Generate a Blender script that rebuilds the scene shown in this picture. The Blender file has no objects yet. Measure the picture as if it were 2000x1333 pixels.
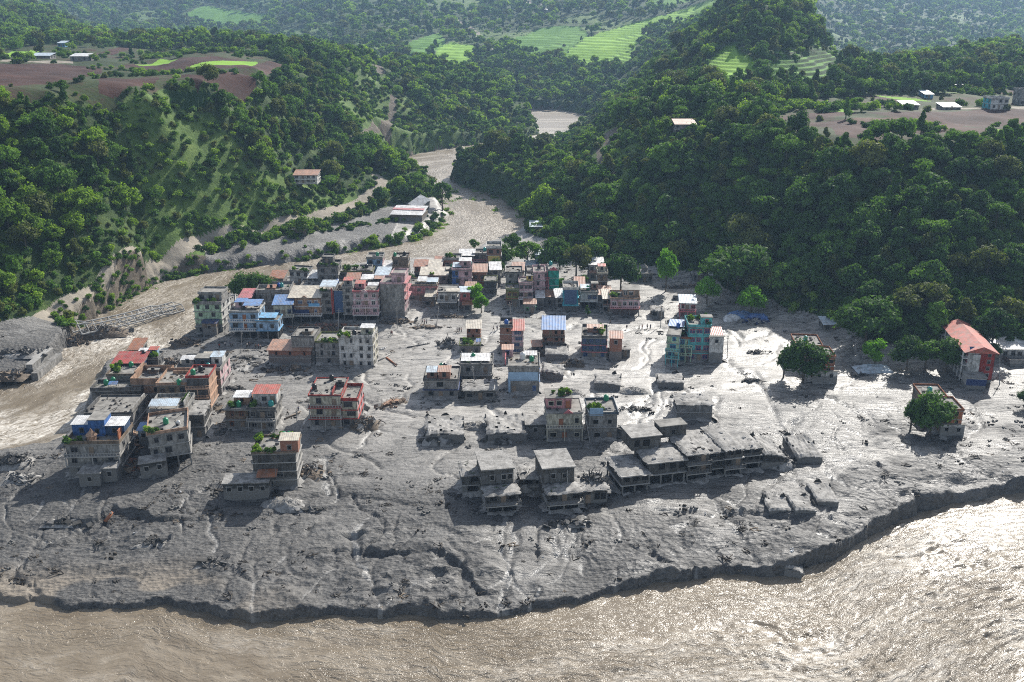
import bpy, bmesh, math, random
import numpy as np
from mathutils import Vector, Matrix
R = math.radians
random.seed(7); RNG = np.random.default_rng(11)
S = bpy.context.scene
ROOT = S.collection
# ---------------------------------------------------------------- camera, sky, sun, exposure
HAZE_D = 0.000088
CAM_H = 112.0; PITCH = R(18.5); F = 2000.0
SP, CP = math.sin(PITCH), math.cos(PITCH)
cam = bpy.data.cameras.new("camera"); cam.lens = 36.0; cam.sensor_width = 36.0
cam.clip_start = 1.0; cam.clip_end = 9000.0
camo = bpy.data.objects.new("camera", cam); ROOT.objects.link(camo)
camo.location = (0, 0, CAM_H); camo.rotation_euler = (math.pi/2 - PITCH, 0, 0)
S.camera = camo
SUN_EL, SUN_AZ = R(34), R(28)          # sun ahead and to the right
w = bpy.data.worlds.new("World"); S.world = w; w.use_nodes = True
nt = w.node_tree; bg = nt.nodes['Background']
sky = nt.nodes.new('ShaderNodeTexSky'); sky.sky_type = 'NISHITA'; sky.sun_disc = False
sky.sun_elevation = SUN_EL; sky.sun_rotation = SUN_AZ; sky.altitude = 400; sky.dust_density = 1.5
hs = nt.nodes.new('ShaderNodeHueSaturation'); hs.inputs['Saturation'].default_value = .62
nt.links.new(sky.outputs[0], hs.inputs['Color']); nt.links.new(hs.outputs[0], bg.inputs[0]); bg.inputs[1].default_value = 0.12
sl = bpy.data.lights.new("sun", 'SUN'); sl.energy = 4.8; sl.angle = R(0.6); sl.color = (1.0, 0.955, 0.88)
so = bpy.data.objects.new("sun", sl); ROOT.objects.link(so)
sd = Vector((math.sin(SUN_AZ)*math.cos(SUN_EL), math.cos(SUN_AZ)*math.cos(SUN_EL), math.sin(SUN_EL)))
so.rotation_euler = (-sd).to_track_quat('-Z', 'Y').to_euler(); so.location = (300, 300, 400)
vs = S.view_settings; vs.view_transform = 'Standard'; vs.look = 'None'; vs.exposure = 0.62; vs.gamma = 1.0
S.cycles.max_bounces = 6; S.cycles.diffuse_bounces = 2; S.cycles.glossy_bounces = 2
S.cycles.transparent_max_bounces = 4; S.cycles.volume_bounces = 0
S.cycles.use_denoising = False; S.cycles.use_adaptive_sampling = False; S.cycles.sample_clamp_direct = 12.0; S.cycles.sample_clamp_indirect = 3.0; S.cycles.filter_width = 1.05

# ---------------------------------------------------------------- photograph pixel -> world point
def dz_(v): return SP + (v-666.5)/F*CP
def k_(v): return CP - (v-666.5)/F*SP
def at_z(u, v, z):
    t = (CAM_H - z)/dz_(v); return np.array((t*(u-1000)/F, t*k_(v), z))
def at_y(u, v, y):
    t = y/k_(v); return np.array((t*(u-1000)/F, y, CAM_H - t*dz_(v)))

# ---------------------------------------------------------------- value noise
_T = RNG.random((256, 256)).astype(np.float32)
def vnoise(x, y):
    xi = np.floor(x).astype(np.int64); yi = np.floor(y).astype(np.int64)
    fx = (x-xi).astype(np.float32); fy = (y-yi).astype(np.float32)
    fx = fx*fx*(3-2*fx); fy = fy*fy*(3-2*fy)
    a = _T[xi & 255, yi & 255]; b = _T[(xi+1) & 255, yi & 255]
    c = _T[xi & 255, (yi+1) & 255]; d = _T[(xi+1) & 255, (yi+1) & 255]
    return (a*(1-fx)+b*fx)*(1-fy) + (c*(1-fx)+d*fx)*fy
def fbm(x, y, s, o=4, g=0.5):
    r = 0; a = 1.0; n = 0
    for i in range(o):
        r = r + a*vnoise(x/s + 17.3*i, y/s + 9.1*i); n += a; a *= g; s = s*0.5
    return r/n
def ridge(x, y, s, o=4):
    r = 0; a = 1.0; n = 0
    for i in range(o):
        r = r + a*(1-np.abs(2*vnoise(x/s + 31.7*i, y/s + 5.3*i)-1)); n += a; a *= 0.5; s = s*0.5
    return r/n
def sst(x, a, b):
    t = np.clip((x-a)/(b-a), 0, 1); return t*t*(3-2*t)

# ---------------------------------------------------------------- polygons drawn in the photo, laid on the ground
def inside(X, Y, poly):
    r = np.zeros(X.shape, bool); n = len(poly)
    for i in range(n):
        x1, y1 = poly[i]; x2, y2 = poly[(i+1) % n]
        if y1 == y2: continue
        c = ((y1 > Y) != (y2 > Y)) & (X < (x2-x1)*(Y-y1)/(y2-y1)+x1)
        r ^= c
    return r
def dist_line(X, Y, pts, closed=False, cap=1e9):
    d = np.full(X.shape, cap, np.float32); n = len(pts)
    for i in range(n if closed else n-1):
        x1, y1 = pts[i]; x2, y2 = pts[(i+1) % n]
        vx, vy = x2-x1, y2-y1; L = vx*vx+vy*vy+1e-9
        t = np.clip(((X-x1)*vx+(Y-y1)*vy)/L, 0, 1)
        d = np.minimum(d, np.hypot(X-x1-t*vx, Y-y1-t*vy))
    return d
def densify(pts, n=6, wob=0.0):
    out = []
    for i in range(len(pts)-1):
        a = np.array(pts[i][:2], float); b = np.array(pts[i+1][:2], float); L = np.linalg.norm(b-a)
        for k in range(n):
            p = a + (b-a)*k/n
            if k: p = p + (RNG.random(2)-.5)*L*wob
            out.append(tuple(p))
    out.append(tuple(pts[-1][:2])); return out
WZ = -4.0
def px(pts, z=0.0): return [tuple(at_z(u, v, z)[:2]) for u, v in pts]
# lower river
shoreA = [(-700,1190),(-300,1188),(0,1186),(180,1192),(330,1178),(420,1206),(540,1214),(640,1207),(760,1212),(850,1206),(870,1220),(1000,1212),
          (1060,1196),(1150,1180),(1220,1160),(1300,1137),(1400,1124),(1500,1130),(1560,1122),(1610,1098),(1660,1068),(1720,1040),
          (1790,1008),(1860,990),(1930,976),(2000,966),(2150,955),(2700,940)]
A = densify(px(shoreA, WZ), 5, 0.10)
polyA = A + [(900, 40), (-900, 40)]
shoreB_n = [(-900,930),(-300,915),(0,882),(60,868),(110,858),(140,838),(165,806),(172,768),(205,718),(262,698),(330,690),(345,665),(372,652),(380,636),
            (398,600),(450,572),(520,545),(560,540),(620,528),(720,515),(800,505),(870,500),(940,478),(985,466),(1008,456)]
shoreB_r = [(1020,438),(1018,420),(985,402),(940,380),(895,364),(872,352),(888,338),(895,314)]
shoreB_t = [(890,300),(800,309),(762,318)]
shoreB_l = [(790,338),(820,362),(862,388),(882,410),(880,440),(850,458),(780,480),(700,492),(640,506),(610,512),(540,521),(470,528),(400,537),(330,549),(290,564),
            (240,594),(200,615),(165,640),(158,655),(130,690),(60,735),(0,762),(-300,830),(-900,880)]
Bp = densify(px(shoreB_n, WZ), 3, 0.12) + densify(px(shoreB_r, WZ), 2, 0.1) + px(shoreB_t, WZ) + densify(px(shoreB_l, WZ), 3, 0.12)
polyB = Bp
# upstream reach seen between the spurs, joined behind the near spur
polyC = px([(1030,214),(1090,216),(1165,230),(1150,245),(1120,258),(1090,272),(1060,272)], WZ) + [(12,800),(-20,742),(-95,765),(-60,830),(28,930)]
roadL = px([(40,655),(110,612),(190,596),(270,548),(330,512),(400,480),(470,455),(540,443),(620,425),(700,396),(742,366),(738,350)], 5)
roads_far = []

# ---------------------------------------------------------------- hill profiles: (column in photo, [(row, 'z'|'Y', value) or (None, Y, z)])
COLS = [
 (-420, [(680,'z',4),(178,'z',76),(90,'z',72),(60,'Y',1300),(0,'Y',1600),(-60,'Y',2000)]),
 (0, [(645,'z',4),(178,'z',74),(90,'z',70),(62,'Y',1250),(18,'Y',1500),(None,1800,90),(None,2600,180)]),
 (100, [(614,'z',3),(186,'z',72),(90,'z',70),(62,'Y',1300),(14,'Y',1650),(None,2000,70),(0,'Y',2900)]),
 (200, [(580,'z',2.6),(190,'z',69),(88,'z',69),(76,'Y',1250),(None,1650,28),(52,'Y',2300),(0,'Y',2700),(-60,'Y',3100)]),
 (300, [(512,'z',2.4),(202,'z',66),(92,'z',68),(80,'Y',1250),(None,1700,20),(50,'Y',2300),(0,'Y',2700),(-60,'Y',3100)]),
 (400, [(482,'z',3),(158,'z',73),(100,'z',70),(85,'Y',1150),(None,1650,15),(58,'Y',2250),(0,'Y',2700),(-60,'Y',3100)]),
 (500, [(450,'z',5),(150,'z',71),(110,'z',73),(86,'Y',1120),(None,1600,15),(45,'Y',2250),(0,'Y',2600),(-60,'Y',3100)]),
 (600, [(428,'z',5),(360,'z',14),(260,'z',32),(150,'z',60),(115,'z',66),(92,'Y',1130),(None,1500,12),(60,'Y',2000),(0,'Y',2450),(-60,'Y',3000)]),
 (700, [(392,'z',5),(300,'z',20),(200,'z',40),(130,'z',58),(112,'z',60),(None,1200,22),(85,'Y',1550),(0,'Y',2200),(-60,'Y',2700)]),
 (770, [(318,'z',1),(250,'z',12),(180,'z',31),(118,'z',48),(None,1350,12),(60,'Y',1750),(0,'Y',2250),(-60,'Y',2700)]),
 (850, [(308,'z',1),(240,'z',15),(170,'z',34),(130,'z',45),(None,1250,8),(100,'Y',1500),(50,'Y',1850),(0,'Y',2200),(-60,'Y',2700)]),
 (950, [(384,'z',1),(340,'z',9),(285,'z',15),(None,760,-1),(None,940,-1),(236,'z',3),(150,'z',35),(None,1200,4),(120,'Y',1400),(60,'Y',1800),(0,'Y',2200),(-60,'Y',2700)]),
 (1030,[(428,'z',1),(330,'z',14),(290,'z',18),(None,780,-1),(None,900,-1),(240,'z',3),(200,'z',14),(None,1090,0),(152,'Y',1300),(100,'Y',1500),(0,'Y',2200),(-60,'Y',2600)]),
 (1100,[(478,'z',2),(400,'z',12),(310,'z',24),(300,'z',20),(None,700,5),(None,900,0),(212,'z',0),(150,'Y',1250),(100,'Y',1450),(50,'Y',1750),(0,'Y',2050),(-60,'Y',2600)]),
 (1200,[(520,'z',1),(400,'z',18),(310,'z',33),(268,'z',38),(240,'z',38),(None,900,12),(178,'Y',1150),(105,'Y',1400),(50,'Y',1700),(0,'Y',2000),(-60,'Y',2500)]),
 (1300,[(532,'z',1),(400,'z',22),(280,'z',44),(250,'z',47),(160,'z',58),(102,'z',70),(None,1050,45),(85,'Y',1350),(30,'Y',1650),(0,'Y',1850),(-60,'Y',2400)]),
 (1400,[(545,'z',1),(400,'z',26),(270,'z',48),(200,'z',58),(100,'z',76),(60,'z',87),(48,'z',91),(None,1200,60),(0,'Y',1800),(-60,'Y',2300)]),
 (1500,[(592,'z',1),(282,'z',50),(225,'z',53),(150,'z',65),(80,'z',84),(5,'Y',800),(None,950,150),(None,2500,180)]),
 (1580,[(622,'z',1),(285,'z',51),(220,'z',54),(150,'z',64),(80,'Y',830),(4,'Y',930),(None,1250,50),(None,1500,20),(60,'Y',2100),(0,'Y',2600),(-60,'Y',3000)]),
 (1640,[(652,'z',1),(284,'z',52),(215,'z',55),(170,'z',58),(132,'z',65),(None,1100,30),(120,'Y',1750),(60,'Y',2150),(0,'Y',2500),(-60,'Y',3000)]),
 (1750,[(690,'z',1),(284,'z',53),(190,'z',56),(150,'z',58),(127,'Y',950),(None,1300,20),(105,'Y',1850),(50,'Y',2300),(0,'Y',2800),(-60,'Y',3200)]),
 (1850,[(700,'z',1),(282,'z',53),(190,'z',56),(150,'z',60),(105,'Y',1000),(None,1400,25),(88,'Y',2000),(0,'Y',2900),(-60,'Y',3200)]),
 (2000,[(700,'z',1),(280,'z',53),(190,'z',56),(155,'z',58),(95,'Y',1050),(None,1400,30),(80,'Y',2200),(0,'Y',2950),(-60,'Y',3200)]),
 (2420,[(700,'z',1),(280,'z',53),(190,'z',56),(155,'z',58),(95,'Y',1050),(None,1400,30),(80,'Y',2200),(0,'Y',2950),(-60,'Y',3200)]),
]
ctrl = []
def subdiv(P, uu):
    out = []
    for (y0, z0), (y1, z1) in zip(P[:-1], P[1:]):
        n = max(1, int(abs(math.log(y1/y0))/0.09))
        for k in range(n): out.append((y0+(y1-y0)*k/n, z0+(z1-z0)*k/n))
    out.append(P[-1]); return out
for u, prof in COLS:
    P = []
    for p in prof:
        if p[0] is None: P.append((float(p[1]), float(p[2])))
        else:
            q = at_z(u, p[0], p[2]) if p[1] == 'z' else at_y(u, p[0], p[2]); P.append((q[1], q[2]))
    P = [p for i, p in enumerate(P)]
    for y, z in subdiv(P, u):
        # x so that the point stays in the photo column
        t = (y*CP + (CAM_H-z)*SP); x = t*(u-1000)/F
        ctrl.append((x, y, z))
PL = [(-700,1180,-3.2),(0,1180,-3.3),(0,1000,-2.4),(0,905,-2.8),(300,1160,-2.6),(500,1160,-1.6),(700,1180,-1.6),(900,1190,-1.4),(1100,1170,-1.2),
      (1300,1110,-1.0),(1500,1095,-0.4),(1700,1000,0.3),(1900,930,0.6),(2150,920,0.8),(2700,900,1),(300,1000,-1.2),(600,1000,-.6),(900,1050,-.5),(1200,1000,0),(1500,950,0),
      (150,870,-1.5),(300,850,0),(500,850,0),(800,850,0),(1000,900,0),(1300,850,0),(1700,850,0),(1950,800,0),(300,740,-.5),(500,700,0),(700,720,0),(900,700,0),
      (1150,700,0),(1400,750,0),(1600,700,0),(1750,760,0),(450,640,0),(600,620,0),(800,600,0),(1000,600,0),(1200,620,0),(1400,600,0.3),(1500,640,.3),
      (600,560,0),(750,550,0),(900,540,0),(1050,560,0),(1250,560,.5),(1350,560,.5),(2000,760,.3),(2300,760,.3),(2700,760,.3),
      (0,680,1.5),(80,670,1.5),(60,720,-1),(-300,720,1),(120,640,2.5),(500,500,1.5),(620,480,1),(700,470,.8),(800,450,.5),(840,430,.5),(560,470,2.5),(400,510,2),(780,415,1.5)]
for u, v, z in PL: ctrl.append(tuple(at_z(u, v, z)))
for x in (-300, -100, 100, 300): ctrl.append((x, 60., -3.))
ctrl = np.array(ctrl, np.float64)
def warp(X, Y): return np.stack([X/Y*1.0, np.log(Y)], -1)
Q = warp(ctrl[:, 0], ctrl[:, 1]); 
def rphi(a, b):
    d = np.sqrt(((a[..., None, :]-b[None, :, :])**2).sum(-1)+1e-5); return d
Mx = rphi(Q, Q) + np.eye(len(Q))*-0.004
Pm = np.concatenate([np.ones((len(Q), 1)), Q], 1)
K = np.block([[Mx, Pm], [Pm.T, np.zeros((3, 3))]])
sol = np.linalg.solve(K, np.concatenate([ctrl[:, 2], np.zeros(3)]))
wq, cq = sol[:-3].astype(np.float32), sol[-3:]
def base_h(X, Y):
    sh = X.shape; q = warp(X.ravel(), Y.ravel()).astype(np.float32); out = np.empty(len(q), np.float32)
    Qf = Q.astype(np.float32)
    for i in range(0, len(q), 40000):
        s = q[i:i+40000]
        d2 = (s[:, 0:1]-Qf[None, :, 0])**2 + (s[:, 1:2]-Qf[None, :, 1])**2
        out[i:i+40000] = np.sqrt(d2+1e-5) @ wq + cq[0] + s[:, 0]*cq[1] + s[:, 1]*cq[2]
    return out.reshape(sh)

# ---------------------------------------------------------------- rills and the sunken tracks in the mud
RILLS = [
 [(1500,1180),(1490,1120),(1470,1075),(1440,1040),(1400,1000),(1385,965)],
 [(1340,1120),(1325,1085),(1300,1060),(1320,1040),(1345,1020)],[(1330,1060),(1315,1030)],[(1300,1060),(1286,1040)],
 [(1470,1000),(1500,960),(1530,930),(1545,905),(1530,880),(1540,850),(1520,820),(1500,780),(1480,740),(1420,700)],
 [(1560,960),(1545,930)],[(1560,870),(1520,840),(1470,860)],[(1650,960),(1620,940),(1600,900),(1560,860),(1540,830),(1600,790),(1560,740)],
 [(1400,780),(1390,810),(1400,840),(1380,860)],[(1250,860),(1240,830),(1260,790),(1280,750),(1330,700)],[(1230,870),(1236,845)],
 [(1590,765),(1640,790),(1700,815),(1760,845),(1800,890)],[(1630,760),(1665,745),(1672,720),(1665,700)],
 [(1840,870),(1890,855),(1915,830),(1900,790),(1930,740),(1990,720)],[(1840,872),(1880,900),(1950,930)],
 [(980,1190),(985,1100),(975,1060),(990,1010)],[(1000,1100),(1000,1040)],[(1140,1110),(1120,1060),(1125,1000)],
 [(740,1180),(720,1120),(695,1080),(690,1040),(720,1010)],[(1090,1090),(1080,1050)],
 [(640,960),(632,920),(640,900)],[(880,700),(980,650),(1150,640),(1300,640),(1500,650)],[(560,700),(450,720)],
 [(820,640),(700,650),(560,690),(430,690)],[(835,600),(800,640)],[(1100,840),(1140,820),(1200,850)]]
rill_w = [px(densify(r, 5, 0.22), -0.3) for r in RILLS]
TRACKS = [[(700,1075),(720,1120),(740,1150)],[(600,950),(640,900),(650,860)],[(350,900),(420,860),(600,880)]]
SCARPS = [([(720,1068),(780,1078),(830,1075),(862,1075),(900,1100),(940,1140)],1.3),([(690,1040),(780,1030),(850,1022),(900,1045)],.8),([(760,1115),(830,1108)],.8),
          ([(1480,1003),(1545,1012)],1.2),([(1560,985),(1610,975)],1.0),([(1300,1000),(1400,1010),(1500,1000)],.8),([(1560,1020),(1600,1015),(1650,1000)],.8),
          ([(1000,1070),(1060,1075)],.6),([(930,1065),(965,1075)],.6),([(180,1005),(220,985),(300,1010),(330,1010)],1.6),([(60,1010),(150,1000)],.7),
          ([(110,1045),(180,1010),(280,960)],.8),([(530,975),(580,985)],1.6),([(1240,990),(1330,975)],.7),([(500,1000),(640,960),(800,985)],.8)]
scarp_w = [(densify(px(p, 0), 4, .12), h) for p, h in SCARPS]

# ---------------------------------------------------------------- land use regions (photo polygon, found on the slope later)
NA, NR = 1150, 1150
aa = np.linspace(-0.80, 0.80, NA); lyy = np.linspace(math.log(138.), math.log(3300.), NR)
Yg, Ag = np.meshgrid(np.exp(lyy), aa, indexing='ij'); Xg = Ag*Yg
H0 = base_h(Xg, Yg)
sdA = np.where(inside(Xg, Yg, polyA), -1, 1)*dist_line(Xg, Yg, A, cap=400)
sdB = np.where(inside(Xg, Yg, polyB), -1, 1)*dist_line(Xg, Yg, polyB, True, cap=400)
sdC = np.where(inside(Xg, Yg, polyC), -1, 1)*dist_line(Xg, Yg, polyC, True, cap=400)
sdw = np.minimum(np.minimum(sdA, sdB), sdC)
# outside of the drawn river the land never dips under the water
land = np.maximum(H0, -3.4 + 0.0*H0)
flat = sst(3.2 - H0, 0, 2.0)                       # 1 on the mud plain
flat = np.where(Yg < 620, flat, 0)
hillm = 1-flat
land = land + hillm*(fbm(Xg, Yg, 60, 4)-.5)*np.clip(H0*0.25, 0, 10)*sst(sdw, 3, 40)
# plain relief
silt = sst(dist_line(Xg, Yg, A, cap=400), 48, 95)
mr = sst(fbm(Xg, Yg, 34, 3), .44, .62)*(1-.6*silt)
strx = Xg*.9 + Yg*.25; stry = Yg*2.4 - Xg*.6
rel = (fbm(Xg, Yg, 26, 4)-.5)*1.5 + (ridge(strx, stry, 15, 3)-.6)*.95*mr + (fbm(strx, stry*1.3, 4.5, 3)-.5)*.48*(0.15+mr)
rel = rel + (fbm(Xg+90, Yg, 2.2, 2)-.5)*.30*(0.05+mr*.6+.5*sst(sdA, 70, 20))
fore = sst(sdA, 75, 15)
rel = rel*(1+fore*.9)
land = land + rel*flat
RW = np.zeros_like(Xg)
near = (Yg < 520) & (flat > .2)
xi, yi = Xg[near], Yg[near]
rl = np.zeros(xi.shape, np.float32); rd = np.zeros(xi.shape, np.float32)
for r in rill_w:
    d = dist_line(xi, yi, r, cap=30) + (fbm(xi, yi, 5, 3)-.5)*3.2
    rl = np.maximum(rl, sst(.10+.10*(yi-150)/100-d, 0, .16)); rd = np.maximum(rd, np.exp(-(d/1.2)**2))
g_ = np.random.default_rng(5)
gd = np.zeros(xi.shape, np.float32)
for q in range(120):
    u0, v0 = g_.uniform(560, 1980), g_.uniform(640, 1120)
    if q % 4 == 0: u0, v0 = g_.uniform(20, 700), g_.uniform(900, 1120)
    x, y = at_z(u0, v0, 0)[:2]; an = -math.pi/2 + g_.normal(.0, .45); pl = [(x, y)]; stp = g_.uniform(2.2, 5)
    for _ in range(g_.integers(5, 13)):
        an += g_.normal(0, .38); an = an*.9 - .1*math.pi/2; x += math.cos(an)*stp; y += math.sin(an)*stp; pl.append((x, y))
    P_ = np.array(pl); bb = (xi > P_[:, 0].min()-4) & (xi < P_[:, 0].max()+4) & (yi > P_[:, 1].min()-4) & (yi < P_[:, 1].max()+4)
    if not bb.any(): continue
    d = dist_line(xi[bb], yi[bb], pl, cap=9) + (fbm(xi[bb]+q*7, yi[bb], 3, 2)-.5)*1.1; wq_ = g_.uniform(.25, .7)
    gd[bb] = np.maximum(gd[bb], np.exp(-(d/wq_)**2)*g_.uniform(.25, .6))
    if q % 3 == 0: rl[bb] = np.maximum(rl[bb], sst(.16+.12*(yi[bb]-150)/100-d, 0, .2))
land[near] -= rd*.5 + gd
RW[near] = rl
land -= sst(sdA, 14, 1)*(sst(fbm(Xg, Yg, 16, 3), .42, .62)*1.7 + (ridge(Xg, Yg, 5, 3)-.5)*.9)*(sdA > 0)*flat*sst(land, -2.8, -1.0)
for p, h in scarp_w:
    x0 = min(q[0] for q in p)-25; x1 = max(q[0] for q in p)+25; y0 = min(q[1] for q in p)-22; y1 = max(q[1] for q in p)+22
    m = (Xg > x0) & (Xg < x1) & (Yg > y0) & (Yg < y1)
    X_, Y_ = Xg[m], Yg[m]; d = dist_line(X_, Y_, p, cap=60)
    py = np.interp(X_, *zip(*sorted(p))) ; side = np.where(Y_ > py, 1., -1.)
    sdm = side*d + (fbm(X_, Y_, 4, 3)-.5)*1.5
    land[m] += (sst(sdm, -.35, .35)*np.exp(-np.clip(sdm, 0, 99)/9) - .45*np.exp(-np.abs(sdm+.8)/1.6))*h*.6
jag = (fbm(Xg, Yg, 24, 2)-.5)*5.0 + (fbm(Xg, Yg, 7, 4)-.5)*3.6 + (fbm(Xg, Yg, 1.6, 2)-.5)*.9
wb = np.where(sdA < np.minimum(sdB, sdC), 1.3, np.where(Yg < 420, 3.2, 9))
kb = sst(sdw + jag*sst(np.abs(sdw), 30, 0), 0, wb)
HT = -7.5 + (land+7.5)*kb
FLOW = ridge(strx, stry, 9, 3)
# roads and benches
def hit_many(uv):
    """first ground point seen along the ray of photo pixels"""
    out = []
    for u, v in uv:
        dz, k = dz_(v), k_(v)
        ts = np.exp(np.linspace(math.log(150), math.log(3400), 1400))
        X = ts*(u-1000)/F; Y = ts*k; Z = CAM_H - ts*dz
        g = gz(X, Y); j = np.nonzero(Z < g)[0]
        if len(j) == 0: out.append((X[-1], Y[-1], g[-1])); continue
        j = j[0]; j0 = max(j-1, 0)
        a, b = ts[j0], ts[j]
        for _ in range(12):
            m = (a+b)/2
            if CAM_H - m*dz < gz(np.array([m*(u-1000)/F]), np.array([m*k]))[0]: b = m
            else: a = m
        x, y = b*(u-1000)/F, b*k; out.append((x, y, float(gz(np.array([x]), np.array([y]))[0])))
    return out
def gz(X, Y, G=None):
    G = HT if G is None else G
    X = np.asarray(X, float); Y = np.asarray(Y, float)
    fa = np.clip((X/np.maximum(Y, 1)-aa[0])/(aa[1]-aa[0]), 0, NA-1.001); fr = np.clip((np.log(np.maximum(Y, 1))-lyy[0])/(lyy[1]-lyy[0]), 0, NR-1.001)
    i = fr.astype(int); j = fa.astype(int); f = fr-i; g = fa-j
    return (G[i, j]*(1-g)+G[i, j+1]*g)*(1-f) + (G[i+1, j]*(1-g)+G[i+1, j+1]*g)*f
def hit(u, v): return Vector(hit_many([(u, v)])[0])
REG = np.zeros(Xg.shape, np.int8)     # 0 grass slope 1 mud 2 red soil 3 pale field 4 bright paddy 5 dark terrace 6 road 7 eroded earth 8 orchard row
def paint(poly, code, step=None, drop=0.7, only=None):
    P = [p[:2] for p in hit_many(poly)]
    X0, X1 = min(p[0] for p in P), max(p[0] for p in P); Y0, Y1 = min(p[1] for p in P), max(p[1] for p in P)
    m = (Xg >= X0) & (Xg <= X1) & (Yg >= Y0) & (Yg <= Y1)
    ins = np.zeros_like(m); wob = max(1., (Y1-Y0)*.015)
    ins[m] = inside(Xg[m] + (fbm(Xg[m], Yg[m], 14, 2)-.5)*wob*2, Yg[m] + (fbm(Yg[m], Xg[m], 14, 2)-.5)*wob*2, P)
    REG[ins] = code
    if step:
        z = HT[ins] + (fbm(Xg[ins], Yg[ins], 120, 2)-.5)*5; q = np.floor(z/step); f = z/step - q
        HT[ins] = (q + sst(f, drop, 1.0))*step
    return ins
REG[(flat > .45) & (Yg < 640)] = 1
# the left plateau
paint([(0,98),(240,92),(300,100),(545,104),(545,190),(330,192),(240,203),(0,206)], 3)
paint([(0,120),(140,123),(235,118),(500,118),(540,150),(330,150),(235,195),(150,200),(0,200)], 3)
paint([(-60,122),(100,125),(200,133),(190,148),(110,166),(-60,172)], 2)
paint([(188,151),(308,152),(303,163),(232,190),(194,184)], 2)
paint([(235,128),(330,120),(540,134),(520,150),(300,148)], 2)
paint([(320,152),(420,150),(530,158),(500,182),(380,180)], 2)
paint([(300,98),(420,96),(545,106),(540,116),(420,112)], 3)
paint([(135,109),(220,96),(262,92),(272,96),(200,108)], 2)
paint([(370,130),(405,121),(502,121),(497,131),(385,133)], 4)
paint([(262,127),(310,116),(345,117),(328,125)], 4)
paint([(0,113),(90,102),(60,98),(0,106)], 4)
paint([(100,100),(210,92),(240,93),(150,106)], 3)
paint([(0,117),(90,119),(142,121),(140,125),(90,124),(0,121)], 6)
paint([(540,95),(600,100),(610,106),(560,104)], 2)
paint([(470,128),(500,126),(600,136),(560,142)], 2)
# the right plateau
paint([(1460,212),(1560,200),(1700,184),(1850,184),(2160,180),(2160,296),(1640,292),(1500,245)], 3)
paint([(1560,205),(1700,186),(1850,190),(2000,186),(2160,190),(2160,290),(1900,272),(1640,268),(1560,240)], 3)
paint([(1470,222),(1660,216),(1672,224),(1600,232),(1480,232)], 2)
paint([(1690,222),(1780,219),(1900,216),(2160,209),(2160,236),(1900,232),(1760,236)], 2)
paint([(1775,230),(1900,216),(2160,210),(2160,248),(1880,247),(1760,240)], 2)
paint([(1560,240),(1640,236),(1760,232),(1900,250),(2000,252),(2160,256),(2160,275),(1900,266),(1700,262)], 2)
paint([(1640,236),(1760,232),(1820,240),(1800,246),(1700,244)], 8)
paint([(1622,250),(1738,246),(1746,258),(1738,282),(1632,264)], 2)
paint([(1690,188),(1710,187),(1800,205),(1760,206)], 2)
paint([(1900,180),(2000,175),(2160,180),(2160,190),(2000,188)], 2)
paint([(1592,211),(1624,209),(1668,221),(1610,220)], 4)
paint([(1922,254),(2000,251),(2160,250),(2160,285),(1935,280)], 4)
paint([(1700,186),(1790,194),(1820,199),(1760,196)], 4)
paint([(1795,213),(1850,211),(2160,208),(2160,210),(1860,214),(1810,216)], 6)
# terraces
paint([(1098,100),(1140,74),(1215,50),(1290,32),(1350,12),(1400,-6),(1430,-12),(1425,6),(1395,24),(1335,42),(1280,60),(1245,80),(1235,125),(1160,128),(1098,116)], 4, 2.6, .72)
paint([(1005,72),(1050,56),(1130,52),(1150,66),(1100,110),(1015,108)], 5, 2.4)
paint([(1270,0),(1330,-12),(1380,-10),(1330,8),(1270,14)], 5, 2.4)
paint([(850,92),(885,82),(930,92),(910,130),(850,124)], 4, 2.4)
paint([(800,80),(860,64),(870,82),(830,112),(795,105)], 5, 2.4)
paint([(1376,132),(1392,104),(1425,84),(1440,84),(1442,104),(1478,125),(1470,165),(1412,176),(1372,160)], 4, 1.7, .7)
paint([(1505,140),(1560,104),(1610,84),(1640,84),(1655,150),(1570,168),(1505,165)], 5, 2.2)
paint([(345,36),(400,10),(460,20),(530,32),(520,50),(440,55)], 5, 3.0)
paint([(330,180),(420,190),(400,215),(330,205)], 5, 1.6)
paint([(400,372),(560,345),(690,372),(700,392),(640,420),(540,438),(420,470),(380,450)], 9)
paint([(1080,260),(1150,240),(1200,252),(1270,300),(1240,360),(1130,352),(1050,330)], 9)
paint([(690,150),(760,140),(860,270),(800,290),(700,270),(640,210)], 9)
paint([(690,118),(745,116),(742,126),(700,130)], 3)
_o = fbm(Xg, Yg, 120, 3) + (fbm(Xg, Yg, 22, 2)-.5)*.12
REG[(REG == 0) & (_o < .365) & (Yg > 420) & (Yg < 2600) & (hillm > .8)] = 9
REG[(REG == 0) & (Xg < -60) & (Yg < 520) & (fbm(Xg+70, Yg, 38, 3) < .30) & (hillm > .8)] = 9
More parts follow.
